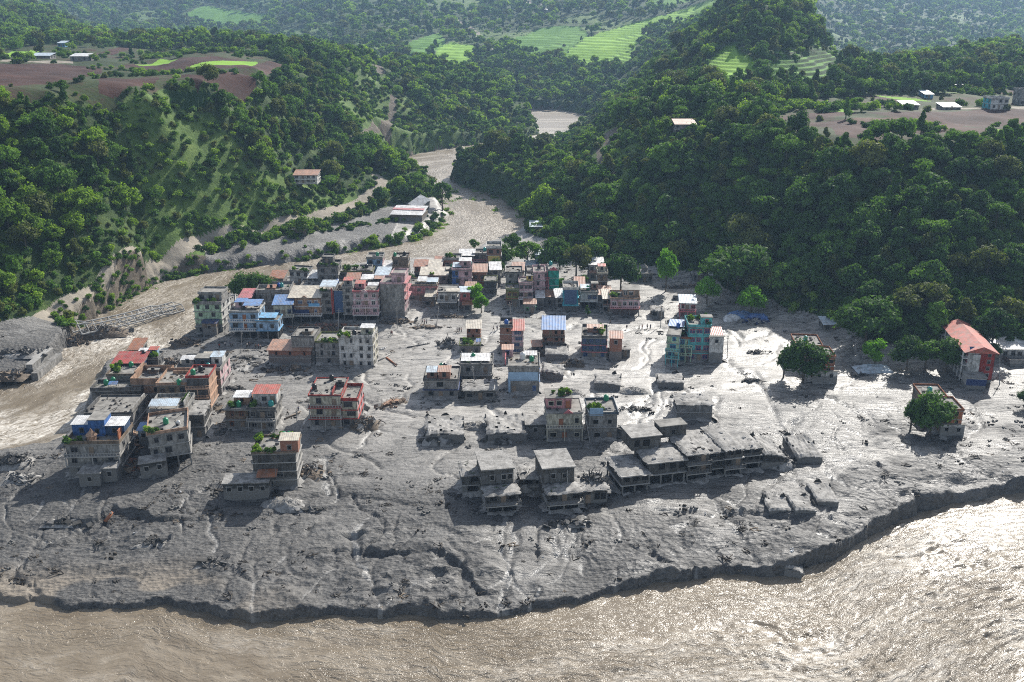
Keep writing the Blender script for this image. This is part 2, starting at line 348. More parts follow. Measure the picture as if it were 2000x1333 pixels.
# eroded earth and dirt roads
_c = px([(-300,880),(0,815),(150,745),(300,640),(420,575),(560,530),(700,505)], WZ)
lb = (Yg > np.interp(Xg, *zip(*_c))+2) & (Xg < -60)
REG[(sdB < 8) & (sdB > 0) & (Yg < 470) & lb & (H0 < 6)] = 7
paint([(735,120),(752,112),(770,118),(765,128),(745,160),(728,152)], 7)
paint([(1180,262),(1200,250),(1215,258),(1190,285),(1175,290)], 7)
def road(uv, wd, code=6, dig=0):
    P = [p[:2] for p in hit_many(uv)]; P = densify(P, 4, .04)
    X0, X1 = min(p[0] for p in P)-20, max(p[0] for p in P)+20; Y0, Y1 = min(p[1] for p in P)-20, max(p[1] for p in P)+20
    m = (Xg >= X0) & (Xg <= X1) & (Yg >= Y0) & (Yg <= Y1)
    d = np.full(Xg.shape, 99., np.float32); d[m] = dist_line(Xg[m], Yg[m], P, cap=99)
    REG[d < wd] = code; return P, d
rdL, dL = road([(40,655),(110,612),(190,596),(270,548),(330,512),(400,480),(470,455),(540,443),(620,425),(700,396),(742,368),(744,352),(735,345)], 3.4)
road([(880,35),(905,46),(925,62),(950,82),(968,98)], 5.5)
road([(1015,-4),(1040,8),(1060,10)], 5)
road([(1160,150),(1200,157),(1225,168),(1240,178)], 4)
road([(768,190),(766,215),(755,240),(720,262),(690,270)], 3, 7)
road([(1168,290),(1172,312),(1180,330),(1195,345)], 1.8, 7)
REG[(sdw < 2.5) & (REG != 1) & (sdw > -3) & (Yg < 1200)] = 7
mudpoly = [px(p, 1) for p in ([(640,480),(640,462),(760,440),(860,425),(880,440),(850,460),(760,482),(660,500)], [(400,500),(440,485),(560,468),(640,492),(610,512),(470,530),(400,528)],
           [(690,432),(760,415),(840,402),(880,410),(860,425),(700,440)], [(-900,720),(0,655),(70,640),(140,640),(160,655),(130,690),(60,735),(0,762),(-900,900)])]
for P in mudpoly: REG[inside(Xg, Yg, P) & (sdw > 0)] = 1
REG[sdw < 0] = np.where(REG[sdw < 0] == 1, 1, 7)
# ---------------------------------------------------------------- materials
MATS = {}
def newmat(name):
    m = bpy.data.materials.new(name); m.use_nodes = True; nt = m.node_tree
    b = nt.nodes['Principled BSDF']; return m, nt, b
def N(nt, t, **k):
    n = nt.nodes.new(t)
    for a, v in k.items():
        if a.startswith('i_'): n.inputs[a[2:].replace('_', ' ')].default_value = v
        else: setattr(n, a, v)
    return n
def L(nt, a, b): nt.links.new(a, b)
def ramp(nt, fac, stops):
    r = nt.nodes.new('ShaderNodeValToRGB'); e = r.color_ramp.elements
    while len(e) < len(stops): e.new(.5)
    for x, (p, c) in zip(e, stops): x.position = p; x.color = (*c, 1) if len(c) == 3 else c
    L(nt, fac, r.inputs[0]); return r.outputs[0]
def noise(nt, vec, scale, detail=5, rough=.55, dist=0):
    n = N(nt, 'ShaderNodeTexNoise'); n.inputs['Scale'].default_value = scale; n.inputs['Detail'].default_value = detail
    n.inputs['Roughness'].default_value = rough; n.inputs['Distortion'].default_value = dist
    if vec is not None: L(nt, vec, n.inputs['Vector'])
    return n.outputs[0]
def geo(nt): return N(nt, 'ShaderNodeNewGeometry').outputs['Position']
def mapping(nt, vec, sc=(1,1,1), rot=(0,0,0)):
    m = N(nt, 'ShaderNodeMapping'); m.inputs['Scale'].default_value = sc; m.inputs['Rotation'].default_value = rot
    L(nt, vec, m.inputs['Vector']); return m.outputs[0]
def mix(nt, fac, a, b, mode='MIX'):
    m = N(nt, 'ShaderNodeMix', data_type='RGBA', blend_type=mode)
    if isinstance(fac, (int, float)): m.inputs[0].default_value = fac
    else: L(nt, fac, m.inputs[0])
    for s, i in ((a, 6), (b, 7)):
        if isinstance(s, tuple): m.inputs[i].default_value = (*s, 1) if len(s) == 3 else s
        else: L(nt, s, m.inputs[i])
    return m.outputs[2]
def math_(nt, op, a, b=0.0, clamp=False):
    m = N(nt, 'ShaderNodeMath', operation=op); m.use_clamp = clamp
    for s, i in ((a, 0), (b, 1)):
        if isinstance(s, (int, float)): m.inputs[i].default_value = s
        else: L(nt, s, m.inputs[i])
    return m.outputs[0]
def bump(nt, h, strength, dist, b):
    n = N(nt, 'ShaderNodeBump'); n.inputs['Strength'].default_value = strength; n.inputs['Distance'].default_value = dist
    L(nt, h, n.inputs['Height']); L(nt, n.outputs[0], b.inputs['Normal']); return n

def mud_material():
    m, nt, b = newmat('wet grey mud'); p = geo(nt)
    n1 = noise(nt, mapping(nt, p, (.9, 2.0, 1), (0, 0, .25)), .045, 6, .6, .6)
    n2 = noise(nt, mapping(nt, p, (.5, 2.6, 1), (0, 0, .3)), .35, 6, .65, .8)
    n3 = noise(nt, p, 2.2, 5, .7)
    base = ramp(nt, n1, [(.30, (.15,.142,.129)), (.46, (.25,.238,.218)), (.68, (.35,.335,.31))])
    det = ramp(nt, n2, [(.34, (.42,.42,.42)), (.50, (1,1,1))])
    base = mix(nt, 1.0, base, det, 'MULTIPLY')
    crk = N(nt, 'ShaderNodeTexVoronoi', feature='DISTANCE_TO_EDGE'); crk.inputs['Scale'].default_value = .16
    wv = N(nt, 'ShaderNodeVectorMath', operation='ADD'); wn = N(nt, 'ShaderNodeTexNoise'); wn.inputs['Scale'].default_value = .25; wn.inputs['Detail'].default_value = 4
    L(nt, p, wn.inputs['Vector']); sc = N(nt, 'ShaderNodeVectorMath', operation='SCALE'); sc.inputs['Scale'].default_value = 11
    L(nt, wn.outputs['Color'], sc.inputs[0]); L(nt, mapping(nt, p, (.55, 1.7, 1), (0, 0, .35)), wv.inputs[0]); L(nt, sc.outputs[0], wv.inputs[1]); L(nt, wv.outputs[0], crk.inputs['Vector'])
    ck = ramp(nt, crk.outputs['Distance'], [(0.0, (.30,.30,.30)), (.035, (1,1,1))])
    msk = ramp(nt, noise(nt, p, .03, 3), [(.47, (0,0,0)), (.62, (.75,.75,.75))])
    base = mix(nt, msk, base, mix(nt, 1.0, base, ck, 'MULTIPLY'))
    for sc_, lo_, ms_ in ((.07, .38, (.2, .45)), (.22, .34, (.42, .55)), (.6, .5, (.45, .6))):
        vn = noise(nt, mapping(nt, p, (.6, 1.7, 1), (0, 0, .3+sc_)), sc_, 5, .6, 1.5)
        vein = ramp(nt, vn, [(.468, (1,1,1)), (.494, (lo_,)*3), (.503, (lo_,)*3), (.53, (1,1,1))])
        mk = ramp(nt, noise(nt, p, .025+sc_*.05, 3), [(ms_[0], (0,0,0)), (ms_[1], (1,1,1))])
        base = mix(nt, mk, base, mix(nt, 1.0, base, vein, 'MULTIPLY'))
    # coarse dark gravel and churned debris
    ga = N(nt, 'ShaderNodeAttribute', attribute_name='gravel')
    gv = N(nt, 'ShaderNodeTexVoronoi', feature='F1'); gv.inputs['Scale'].default_value = .9; L(nt, p, gv.inputs['Vector'])
    gc = ramp(nt, n3, [(.34, (.03,.03,.03)), (.5, (.085,.083,.08)), (.64, (.19,.185,.175))])
    gf = math_(nt, 'MULTIPLY', ga.outputs['Fac'], ramp(nt, n2, [(.33, (.25,.25,.25)), (.58, (1,1,1))]), True)
    base = mix(nt, gf, base, gc)
    # thin water in the rills, sky reflection painted in as a paler tone
    ra = N(nt, 'ShaderNodeAttribute', attribute_name='rill')
    wa = N(nt, 'ShaderNodeAttribute', attribute_name='wet')
    base = mix(nt, math_(nt, 'MULTIPLY', ra.outputs['Fac'], .55), base, (.42,.41,.385))
    sand = N(nt, 'ShaderNodeAttribute', attribute_name='sand')
    base = mix(nt, sand.outputs['Fac'], base, (.30,.255,.20))
    si = N(nt, 'ShaderNodeAttribute', attribute_name='silt'); base = mix(nt, 1.0, base, mix(nt, si.outputs['Fac'], (.66,.66,.66), (1.26,1.25,1.23)), 'MULTIPLY')
    L(nt, base, b.inputs['Base Color'])
    wetf = math_(nt, 'MULTIPLY', wa.outputs['Fac'], ramp(nt, n1, [(.35, (0,0,0)), (.6, (1,1,1))]))
    rg = math_(nt, 'SUBTRACT', .56, math_(nt, 'MULTIPLY', wetf, .24)); rg = math_(nt, 'ADD', rg, math_(nt, 'MULTIPLY', gf, .25))
    rg = math_(nt, 'SUBTRACT', rg, math_(nt, 'MULTIPLY', ra.outputs['Fac'], .28), True)
    L(nt, rg, b.inputs['Roughness']); b.inputs['Specular IOR Level'].default_value = .5
    h = math_(nt, 'ADD', math_(nt, 'MULTIPLY', n2, .6), math_(nt, 'MULTIPLY', n3, .22))
    h = math_(nt, 'ADD', h, math_(nt, 'MULTIPLY', math_(nt, 'MULTIPLY', gv.outputs['Distance'], ga.outputs['Fac']), .4))
    h = math_(nt, 'MULTIPLY', h, math_(nt, 'SUBTRACT', 1.0, math_(nt, 'MULTIPLY', si.outputs['Fac'], .5)))
    bump(nt, h, .85, 1.0, b); return m
def ground_material(name, stops, scale=.12, rough=.9, rows=None, bs=.6, dist=1.2):
    m, nt, b = newmat(name); p = geo(nt)
    n1 = noise(nt, p, scale, 7, .65, .3); n2 = noise(nt, p, scale*9, 4, .7)
    f = math_(nt, 'ADD', math_(nt, 'MULTIPLY', n1, .7), math_(nt, 'MULTIPLY', n2, .3))
    c = ramp(nt, f, stops)
    if rows:
        wv = N(nt, 'ShaderNodeTexWave', bands_direction='Y'); wv.inputs['Scale'].default_value = rows; wv.inputs['Distortion'].default_value = 1.2; wv.inputs['Detail Scale'].default_value = .4
        L(nt, mapping(nt, p, (1, 1, 1), (0, 0, .5)), wv.inputs['Vector']); c = mix(nt, .4, c, mix(nt, 1.0, c, ramp(nt, wv.outputs[0], [(.2, (.45,.45,.45)), (.7, (1.1,1.1,1.1))]), 'MULTIPLY'))
    L(nt, c, b.inputs['Base Color']); b.inputs['Roughness'].default_value = rough; b.inputs['Specular IOR Level'].default_value = .2
    bump(nt, f, bs, dist, b); return m
def paddy_material(name, c0, c1, riser):
    m, nt, b = newmat(name); p = geo(nt)
    g = N(nt, 'ShaderNodeNewGeometry'); sx = N(nt, 'ShaderNodeSeparateXYZ'); L(nt, g.outputs['Normal'], sx.inputs[0])
    n1 = noise(nt, p, .03, 5, .6); c = ramp(nt, n1, [(.3, c0), (.7, c1)])
    st = ramp(nt, sx.outputs[2], [(.72, riser), (.97, (1,1,1))])
    c = mix(nt, ramp(nt, sx.outputs[2], [(.80, (0,0,0)), (.975, (1,1,1))]), riser, c)
    L(nt, c, b.inputs['Base Color']); b.inputs['Roughness'].default_value = .9; b.inputs['Specular IOR Level'].default_value = .1
    return m
def water_material():
    m, nt, b = newmat('silty brown river water'); p = geo(nt)
    fa = N(nt, 'ShaderNodeAttribute', attribute_name='foam'); fl = N(nt, 'ShaderNodeAttribute', attribute_name='flow')
    fv = N(nt, 'ShaderNodeCombineXYZ')
    fu = N(nt, 'ShaderNodeAttribute', attribute_name='fu'); 
    L(nt, fu.outputs['Vector'], fv.inputs[0]) if False else None
    q = fu.outputs['Vector']
    n1 = noise(nt, mapping(nt, q, (.55, 1.0, 1)), .16, 5, .6, .5)
    n2 = noise(nt, mapping(nt, q, (.7, 1.3, 1)), .55, 5, .62, .8)
    n3 = noise(nt, mapping(nt, q, (.7, 1.6, 1)), 2.0, 4, .6, .4)
    c = ramp(nt, n1, [(.3, (.15,.12,.083)), (.55, (.215,.178,.13)), (.75, (.29,.25,.195))])
    ff = math_(nt, 'MULTIPLY', fa.outputs['Fac'], ramp(nt, math_(nt, 'ADD', math_(nt, 'MULTIPLY', n2, .6), math_(nt, 'MULTIPLY', n3, .4)), [(.42, (0,0,0)), (.6, (1,1,1))]))
    c = mix(nt, ff, c, (.66,.62,.55))
    L(nt, c, b.inputs['Base Color']); b.inputs['IOR'].default_value = 1.33
    syz = N(nt, 'ShaderNodeSeparateXYZ'); L(nt, p, syz.inputs[0]); mr_ = N(nt, 'ShaderNodeMapRange'); L(nt, syz.outputs[1], mr_.inputs[0])
    for i_, v_ in zip((1, 2, 3, 4), (230, 520, .16, .38)): mr_.inputs[i_].default_value = v_
    L(nt, math_(nt, 'ADD', mr_.outputs[0], math_(nt, 'MULTIPLY', ff, .5)), b.inputs['Roughness']); b.inputs['Specular IOR Level'].default_value = .5
    h = math_(nt, 'ADD', math_(nt, 'MULTIPLY', n1, .3), math_(nt, 'MULTIPLY', n2, .8)); h = math_(nt, 'ADD', h, math_(nt, 'MULTIPLY', n3, .12))
    cb_ = noise(nt, mapping(nt, q, (.5, .9, 1), (0, 0, .9)), .035, 2); h = math_(nt, 'MULTIPLY', h, ramp(nt, cb_, [(.42, (.5,)*3), (.56, (1.15,)*3)]))
    bump(nt, h, .9, 1.0, b); return m
def leaf_material(name, c0, c1, trans=.3, red=None):
    m, nt, b = newmat(name); p = geo(nt)
    oi = N(nt, 'ShaderNodeObjectInfo'); n1 = noise(nt, p, .5, 3)
    g_ = N(nt, 'ShaderNodeNewGeometry'); f = math_(nt, 'ADD', math_(nt, 'MULTIPLY', oi.outputs['Random'], .45), math_(nt, 'MULTIPLY', n1, .25), True); f = math_(nt, 'ADD', f, math_(nt, 'MULTIPLY', g_.outputs['Random Per Island'], .38), True)
    c = ramp(nt, f, [(.1, c0), (.85, c1)])
    L(nt, c, b.inputs['Base Color']); b.inputs['Roughness'].default_value = .75; b.inputs['Specular IOR Level'].default_value = .12
    tr = N(nt, 'ShaderNodeBsdfTranslucent'); L(nt, mix(nt, 1.0, c, (1.25,1.35,.55), 'MULTIPLY'), tr.inputs[0])
    ms = N(nt, 'ShaderNodeMixShader'); ms.inputs[0].default_value = trans
    L(nt, b.outputs[0], ms.inputs[1]); L(nt, tr.outputs[0], ms.inputs[2]); L(nt, ms.outputs[0], nt.nodes['Material Output'].inputs[0])
    return m
def M(name, c, rough=.8, var=.25, scale=1.2, metal=0, spec=.3, mud=0.0, brick=False, bs=.15, streak=0.0, rust=0.0):
    """painted or bare surface with blotches; mud = how high flood mud clings to the walls, metres"""
    key = (name, mud)
    if key in MATS: return MATS[key]
    m, nt, b = newmat(name); p = geo(nt)
    n1 = noise(nt, p, scale*.5, 6, .65); n2 = noise(nt, p, scale*4, 4, .6)
    lo = tuple(x*(1-var) for x in c); hi = tuple(min(1, x*(1+var*.5)) for x in c)
    col = ramp(nt, n1, [(.33, lo), (.6, hi)])
    if brick:
        tc = N(nt, 'ShaderNodeTexCoord').outputs['Object']; sp = N(nt, 'ShaderNodeSeparateXYZ'); L(nt, tc, sp.inputs[0])
        cb = N(nt, 'ShaderNodeCombineXYZ'); L(nt, math_(nt, 'ADD', sp.outputs[0], sp.outputs[1]), cb.inputs[0]); L(nt, sp.outputs[2], cb.inputs[1])
        bt = N(nt, 'ShaderNodeTexBrick'); bt.inputs['Scale'].default_value = 1.6; L(nt, cb.outputs[0], bt.inputs['Vector'])
        bt.inputs['Color1'].default_value = (*c, 1); bt.inputs['Color2'].default_value = (c[0]*.75, c[1]*.7, c[2]*.7, 1); bt.inputs['Mortar'].default_value = (.3,.27,.24,1)
        bt.inputs['Mortar Size'].default_value = .03; col = mix(nt, .7, col, bt.outputs[0])
    if streak:
        ns = noise(nt, mapping(nt, p, (1.1, 1.1, .45)), 1.0, 5, .72, .6)
        col = mix(nt, streak, col, mix(nt, 1.0, col, ramp(nt, ns, [(.4, (.33,.32,.30)), (.58, (1,1,1))]), 'MULTIPLY'))
    if rust:
        rn = noise(nt, mapping(nt, p, (1.2, .35, 1)), 1.1, 6, .72); rc = ramp(nt, n2, [(.35, (.11,.05,.025)), (.65, (.24,.14,.09))])
        col = mix(nt, math_(nt, 'MULTIPLY', ramp(nt, rn, [(.50, (0,0,0)), (.62, (1,1,1))]), rust*1.3, True), col, rc)
        dn = noise(nt, p, .7, 4, .6); col = mix(nt, math_(nt, 'MULTIPLY', ramp(nt, dn, [(.45, (0,0,0)), (.65, (1,1,1))]), .45), col, (.21,.20,.18))
    if mud:
        sz = N(nt, 'ShaderNodeSeparateXYZ'); L(nt, p, sz.inputs[0])
        h = math_(nt, 'ADD', sz.outputs[2], math_(nt, 'MULTIPLY', noise(nt, p, .5, 4), -1.6))
        f = ramp(nt, math_(nt, 'SUBTRACT', math_(nt, 'MULTIPLY', math_(nt, 'SUBTRACT', mud-.8, h), 2.5), 0, True), [(0, (0,0,0)), (1, (.9,.9,.9))])
        col = mix(nt, f, col, ramp(nt, n2, [(.3, (.13,.127,.12)), (.7, (.21,.205,.195))]))
    L(nt, col, b.inputs['Base Color']); b.inputs['Roughness'].default_value = rough; b.inputs['Metallic'].default_value = metal
    b.inputs['Specular IOR Level'].default_value = spec
    bump(nt, n2, bs, .08, b); MATS[key] = m; return m

# ---------------------------------------------------------------- terrain meshes
def link(o, parent=None):
    ROOT.objects.link(o)
    if parent is not None: o.parent = parent
    return o
def mesh_np(name, co, faces, mat=None, smooth=True, attrs=None):
    me = bpy.data.meshes.new(name); nv, nf = len(co), len(faces); k = faces.shape[1]
    me.vertices.add(nv); me.vertices.foreach_set('co', np.ascontiguousarray(co, np.float32).ravel())
    me.loops.add(nf*k); me.loops.foreach_set('vertex_index', np.ascontiguousarray(faces, np.int32).ravel())
    me.polygons.add(nf); me.polygons.foreach_set('loop_start', np.arange(0, nf*k, k, dtype=np.int32))
    me.update(calc_edges=True)
    if smooth: me.polygons.foreach_set('use_smooth', np.ones(nf, bool))
    for an, arr in (attrs or {}).items():
        if arr.ndim == 2:
            a = me.attributes.new(an, 'FLOAT_VECTOR', 'POINT'); a.data.foreach_set('vector', arr.astype(np.float32).ravel())
        else:
            a = me.attributes.new(an, 'FLOAT', 'POINT'); a.data.foreach_set('value', arr.astype(np.float32))
    if mat: me.materials.append(mat)
    return me
idx = np.arange(NR*NA).reshape(NR, NA)
F4 = np.stack([idx[:-1, :-1], idx[:-1, 1:], idx[1:, 1:], idx[1:, :-1]], -1).reshape(-1, 4)
CO = np.stack([Xg, Yg, HT], -1).reshape(-1, 3)
dark = sst(-Xg*.9 - (Yg-190)*.35, -15, 60)*flat
gravel = np.clip((1-mr)*.18 + dark*.8 + sst(fbm(Xg+300, Yg*1.6, 17, 5), .44, .56)*sst(sdA, 75, 22)*1.0 + sst(sdw, 6, 1)*.7, 0, 1)
gravel = np.maximum(gravel, lb*flat*np.clip(.35+1.6*(fbm(Xg, Yg, 18, 4)-.4), 0, 1)); wet = sst(Xg*.8 - (Yg-290)*.25, -35, 60)*flat
sand = sst(sdA, 16, 4)*sst(-Xg, 35, 75)*(Yg < 260)*sst(fbm(Xg, Yg, 12, 3), .42, .5)
ATT = dict(rill=RW.ravel(), gravel=gravel.ravel(), wet=wet.ravel(), silt=(silt*(1-lb*.95)).ravel(), sand=sand.ravel())
fr = REG[:-1, :-1].ravel()
GR = [(.34, (.012,.024,.007)), (.5, (.035,.065,.015)), (.66, (.095,.14,.03))]
TM = {
 1: ('mud_flat', mud_material()),
 0: ('hillside', ground_material('undergrowth', GR, .09, bs=1.0, dist=3)),
 2: ('ploughed_field', ground_material('ploughed red soil', [(.36, (.028,.012,.008)), (.64, (.075,.031,.02))], .05, rows=.22)),
 3: ('fallow_field', ground_material('fallow field', [(.40, (.018,.034,.007)), (.5, (.04,.058,.014)), (.6, (.06,.036,.02))], .035, rows=.12)),
 4: ('rice_field', paddy_material('bright young rice', (.16,.31,.035), (.24,.41,.05), (.035,.09,.012))),
 5: ('terrace_field', paddy_material('dark crop terrace', (.075,.18,.025), (.13,.26,.04), (.02,.05,.012))),
 6: ('dirt_road', ground_material('dusty dirt road', [(.3, (.20,.175,.14)), (.7, (.36,.32,.26))], .3)),
 7: ('river_bank', ground_material('eroded bank earth', [(.3, (.065,.055,.042)), (.5, (.14,.118,.09)), (.7, (.24,.205,.16))], .35, bs=1.0, dist=1.5)),
 8: ('stubble_field', ground_material('dry stubble', [(.36, (.06,.028,.017)), (.64, (.115,.06,.036))], .05, rows=.3)),
 9: ('scrub_slope', ground_material('scrub grass', [(.36, (.03,.06,.012)), (.5, (.075,.13,.025)), (.64, (.14,.20,.045))], .12, bs=1.0, dist=1.5)),
}
for code, (nm, mt) in TM.items():
    f = F4[fr == code]
    used = np.unique(f); rem = np.zeros(len(CO), np.int32); rem[used] = np.arange(len(used))
    at = {k: v[used] for k, v in ATT.items()} if code == 1 else None
    o = link(bpy.data.objects.new(nm, mesh_np(nm, CO[used], rem[f], mt, True, at))); o['kind'] = 'structure'

# ---------------------------------------------------------------- water sheet with real waves
WA, WR = 760, 900
wa_ = np.linspace(-0.80, 0.80, WA); wy = np.exp(np.linspace(math.log(122.), math.log(1350.), WR))
WY, WAg = np.meshgrid(wy, wa_, indexing='ij'); WX = WAg*WY
sB = dist_line(WX, WY, polyB, True, cap=60)
# flow axis: lower river runs left-right, side river follows its bed
cl = px([(-900,1010),(-300,880),(0,815),(150,745),(300,640),(420,575),(560,530),(700,505),(850,482),(960,440),(950,400),(880,360),(840,325)], WZ) + [(0,780),(40,930)]
def flow_uv(X, Y, pts):
    best = np.full(X.shape, 1e9); U = np.zeros(X.shape); V = np.zeros(X.shape); acc = 0
    for (x1, y1), (x2, y2) in zip(pts[:-1], pts[1:]):
        vx, vy = x2-x1, y2-y1; Ln = math.hypot(vx, vy)
        t = np.clip(((X-x1)*vx+(Y-y1)*vy)/Ln**2, 0, 1); d = np.hypot(X-x1-t*vx, Y-y1-t*vy); m = d < best
        s = ((X-x1)*vy-(Y-y1)*vx)/Ln; sg = np.sign(s)*d
        U = np.where(m, acc+t*Ln, U); V = np.where(m, sg, V); best = np.minimum(best, d); acc += Ln
    return U, V
for _ in range(3):
    q_ = [cl[0]]
    for a_, b_ in zip(cl[:-1], cl[1:]): q_ += [(a_[0]*.75+b_[0]*.25, a_[1]*.75+b_[1]*.25), (a_[0]*.25+b_[0]*.75, a_[1]*.25+b_[1]*.75)]
    cl = q_ + [cl[-1]]
cA = px(densify([(-700,1330),(0,1320),(500,1340),(1000,1330),(1400,1270),(1700,1200),(2000,1120),(2700,1030)], 3, 0), WZ)
yA = np.interp(WX, *zip(*sorted(A)))
lower = WY < yA + 4
U1, V1 = flow_uv(WX, WY, cl); V2 = WY - yA; V2 = V2 + (fbm(WX, WY, 40, 2)-.5)*10; U2 = WX + V2*.35
FU = np.stack([np.where(lower, U2, U1), np.where(lower, V2, V1), np.zeros_like(WX)], -1)
fu, fv_ = FU[..., 0], FU[..., 1]
wz = ((fbm(fu*.55, fv_, 5, 4)-.5)*.62 + (ridge(fu*.55+50, fv_*1.1, 2.4, 3)-.6)*.75)*(.25+1.1*sst(fbm(fu*.5+fv_*.6, fv_*.8-fu*.3, 26, 3), .40, .6))
amp = np.where(lower, .55 + .6*sst(WX, -40, 60), .55)*sst(WY, 900, 300)
fo = np.where(lower, .45*sst(fbm(fu*.4, fv_, 16, 3), .5, .65)*sst(WX, -60, 40)+.2*sst(fbm(fu*.3, fv_, 9, 3), .52, .65),
              .95*sst(fbm(fu*.35+9, fv_, 11, 4), .47, .62)*sst(WY, 420, 330) + .3*sst(fbm(fu*.4, fv_, 8, 3), .5, .65))
bx, by = at_z(150, 700, WZ)[:2]
fo = np.clip(fo + .8*np.exp(-((WX-at_z(220,665,WZ)[0])**2+(WY-at_z(220,665,WZ)[1])**2)/16**2) + .7*np.exp(-((WX-at_z(60,835,WZ)[0])**2/500+(WY-at_z(60,835,WZ)[1])**2/60)), 0, 1)
WCO = np.stack([WX, WY, WZ + wz*amp], -1).reshape(-1, 3)
wi = np.arange(WR*WA).reshape(WR, WA)
WF = np.stack([wi[:-1, :-1], wi[:-1, 1:], wi[1:, 1:], wi[1:, :-1]], -1)
wh = gz(WX, WY); keep = (wh < WZ+1.2)
keep = keep | (WY < 150)
kf = (keep[:-1, :-1] | keep[1:, 1:] | keep[:-1, 1:] | keep[1:, :-1])
WF = WF[kf]
used = np.unique(WF); rem = np.zeros(len(WCO), np.int32); rem[used] = np.arange(len(used))
o = link(bpy.data.objects.new('river_water', mesh_np('river_water', WCO[used], rem[WF], water_material(), True,
      {'foam': fo.ravel()[used], 'fu': FU.reshape(-1, 3)[used]}))); o['kind'] = 'structure'

# ---------------------------------------------------------------- trees
LEAF = [leaf_material('deep green leaves', (.016,.044,.014), (.085,.165,.038)),
        leaf_material('mid green leaves', (.028,.072,.017), (.14,.255,.042)),
        leaf_material('yellow green leaves', (.06,.125,.018), (.23,.35,.045), .38),
        leaf_material('olive leaves', (.034,.055,.016), (.155,.18,.05))]
LEAF_BRIGHT = leaf_material('fresh bright leaves', (.09,.22,.02), (.17,.36,.04), .42)
BARK, _nt, _b = newmat('bark'); _b.inputs['Roughness'].default_value = .95
L(_nt, ramp(_nt, noise(_nt, geo(_nt), 1.2), [(.3, (.05,.04,.03)), (.7, (.16,.135,.105))]), _b.inputs['Base Color'])
ICO = None
def ico(sub):
    bm = bmesh.new(); bmesh.ops.create_icosphere(bm, subdivisions=sub, radius=1); v = np.array([x.co[:] for x in bm.verts]); f = np.array([[y.index for y in x.verts] for x in bm.faces]); bm.free(); return v, f
IV, IF = ico(2); IV1, IF1 = ico(1)
def crown(seed, h, r, nl, nlobe, leaf, shape='round', core=.6):
    """leaf clumps spread over several lobes; returns co, tris"""
    g = np.random.default_rng(seed); V = []; T = []; n = 0
    lobes = []
    for i in range(nlobe):
        a = g.random()*6.283; t = (i+.5)/nlobe
        if shape == 'round': zz = h*(.42+.46*t); rr = r*(.72*math.sin(math.pi*min(1, .18+.80*t))**.7)
        elif shape == 'tall': zz = h*(.30+.62*t); rr = r*.5*(1-t)**.5
        elif shape == 'cone': zz = h*(.22+.72*t); rr = r*.42*(1-t)
        elif shape == 'flat': zz = h*(.66+.2*g.random()); rr = r*.8*math.sqrt(g.random())
        else: zz = h*(.22+.5*g.random()); rr = r*.65*math.sqrt(g.random())
        s = r*{'round': .43, 'tall': .46*(1.1-t*.6), 'cone': .62*(1.05-t*.85), 'flat': .40, 'bush': .5}[shape]*(.6+.75*g.random())
        lobes.append((math.cos(a)*rr, math.sin(a)*rr, zz, s, s*(.80 if shape != 'flat' else .42)))
    for (x, y, z, s, sv) in lobes:
        c = IV1*np.array([s, s, sv])*core*(0.8+.4*g.random((len(IV1), 1))) + np.array([x, y, z])
        V.append(c); T.append(IF1+n); n += len(c)
    per = nl//nlobe
    for (x, y, z, s, sv) in lobes:
        d = g.normal(size=(per, 3)); d[:, 2] = d[:, 2]*.9+.28; d /= np.linalg.norm(d, axis=1)[:, None]
        rad = .62 + .56*g.random((per, 1))**1.2
        c = d*rad*np.array([s, s, sv]) + np.array([x, y, z])
        nrm = d + g.normal(size=(per, 3))*.55; nrm /= np.linalg.norm(nrm, axis=1)[:, None]
        t1 = np.cross(nrm, g.normal(size=(per, 3))); t1 /= np.linalg.norm(t1, axis=1)[:, None]; t2 = np.cross(nrm, t1)
        sz = leaf*(.6+.8*g.random((per, 1)))
        p0 = c + t1*sz; p1 = c - t1*sz*.6 + t2*sz*.9; p2 = c - t1*sz*.6 - t2*sz*.9
        vv = np.stack([p0, p1, p2], 1).reshape(-1, 3); V.append(vv); T.append(np.arange(per*3).reshape(-1, 3)+n); n += len(vv)
    return np.concatenate(V), np.concatenate(T)
def trunk_np(h, r, limbs, seed):
    g = np.random.default_rng(seed); V = []; Fq = []; n = 0
    def seg(a, b, ra, rb, k=6):
        nonlocal n
        a = np.array(a, float); b = np.array(b, float); d = b-a; d /= np.linalg.norm(d)+1e-9
        t1 = np.cross(d, [.3, .8, .5]); t1 /= np.linalg.norm(t1); t2 = np.cross(d, t1)
        for c, rr in ((a, ra), (b, rb)):
            for i in range(k):
                an = 6.283*i/k; V.append(c+(t1*math.cos(an)+t2*math.sin(an))*rr)
        for i in range(k): Fq.append([n+i, n+(i+1) % k, n+k+(i+1) % k, n+k+i])
        n += 2*k
    seg((0, 0, -.8), (0, 0, h*.35), r, r*.72); seg((0, 0, h*.35), (r*.6, -r*.3, h*.62), r*.72, r*.45); seg((r*.6, -r*.3, h*.62), (0, 0, h*.86), r*.45, r*.12)
    for i in range(limbs):
        a = g.random()*6.283; z0 = h*(.3+.3*g.random()); l = h*.3
        seg((0, 0, z0), (math.cos(a)*l*.8, math.sin(a)*l*.8, z0+l*.7), r*.38, r*.1, 5)
    return np.array(V), np.array(Fq)
def crown_mesh(name, seed, h, r, nl, nlobe, leaf, shape, mat, core=.6):
    v, t = crown(seed, h, r, nl, nlobe, leaf, shape, core); return mesh_np(name, v, t, mat, False)
def trunk_mesh(h, r, limbs, seed):
    v, f = trunk_np(h, r, limbs, seed); return mesh_np('trunk', v, f, BARK, True)
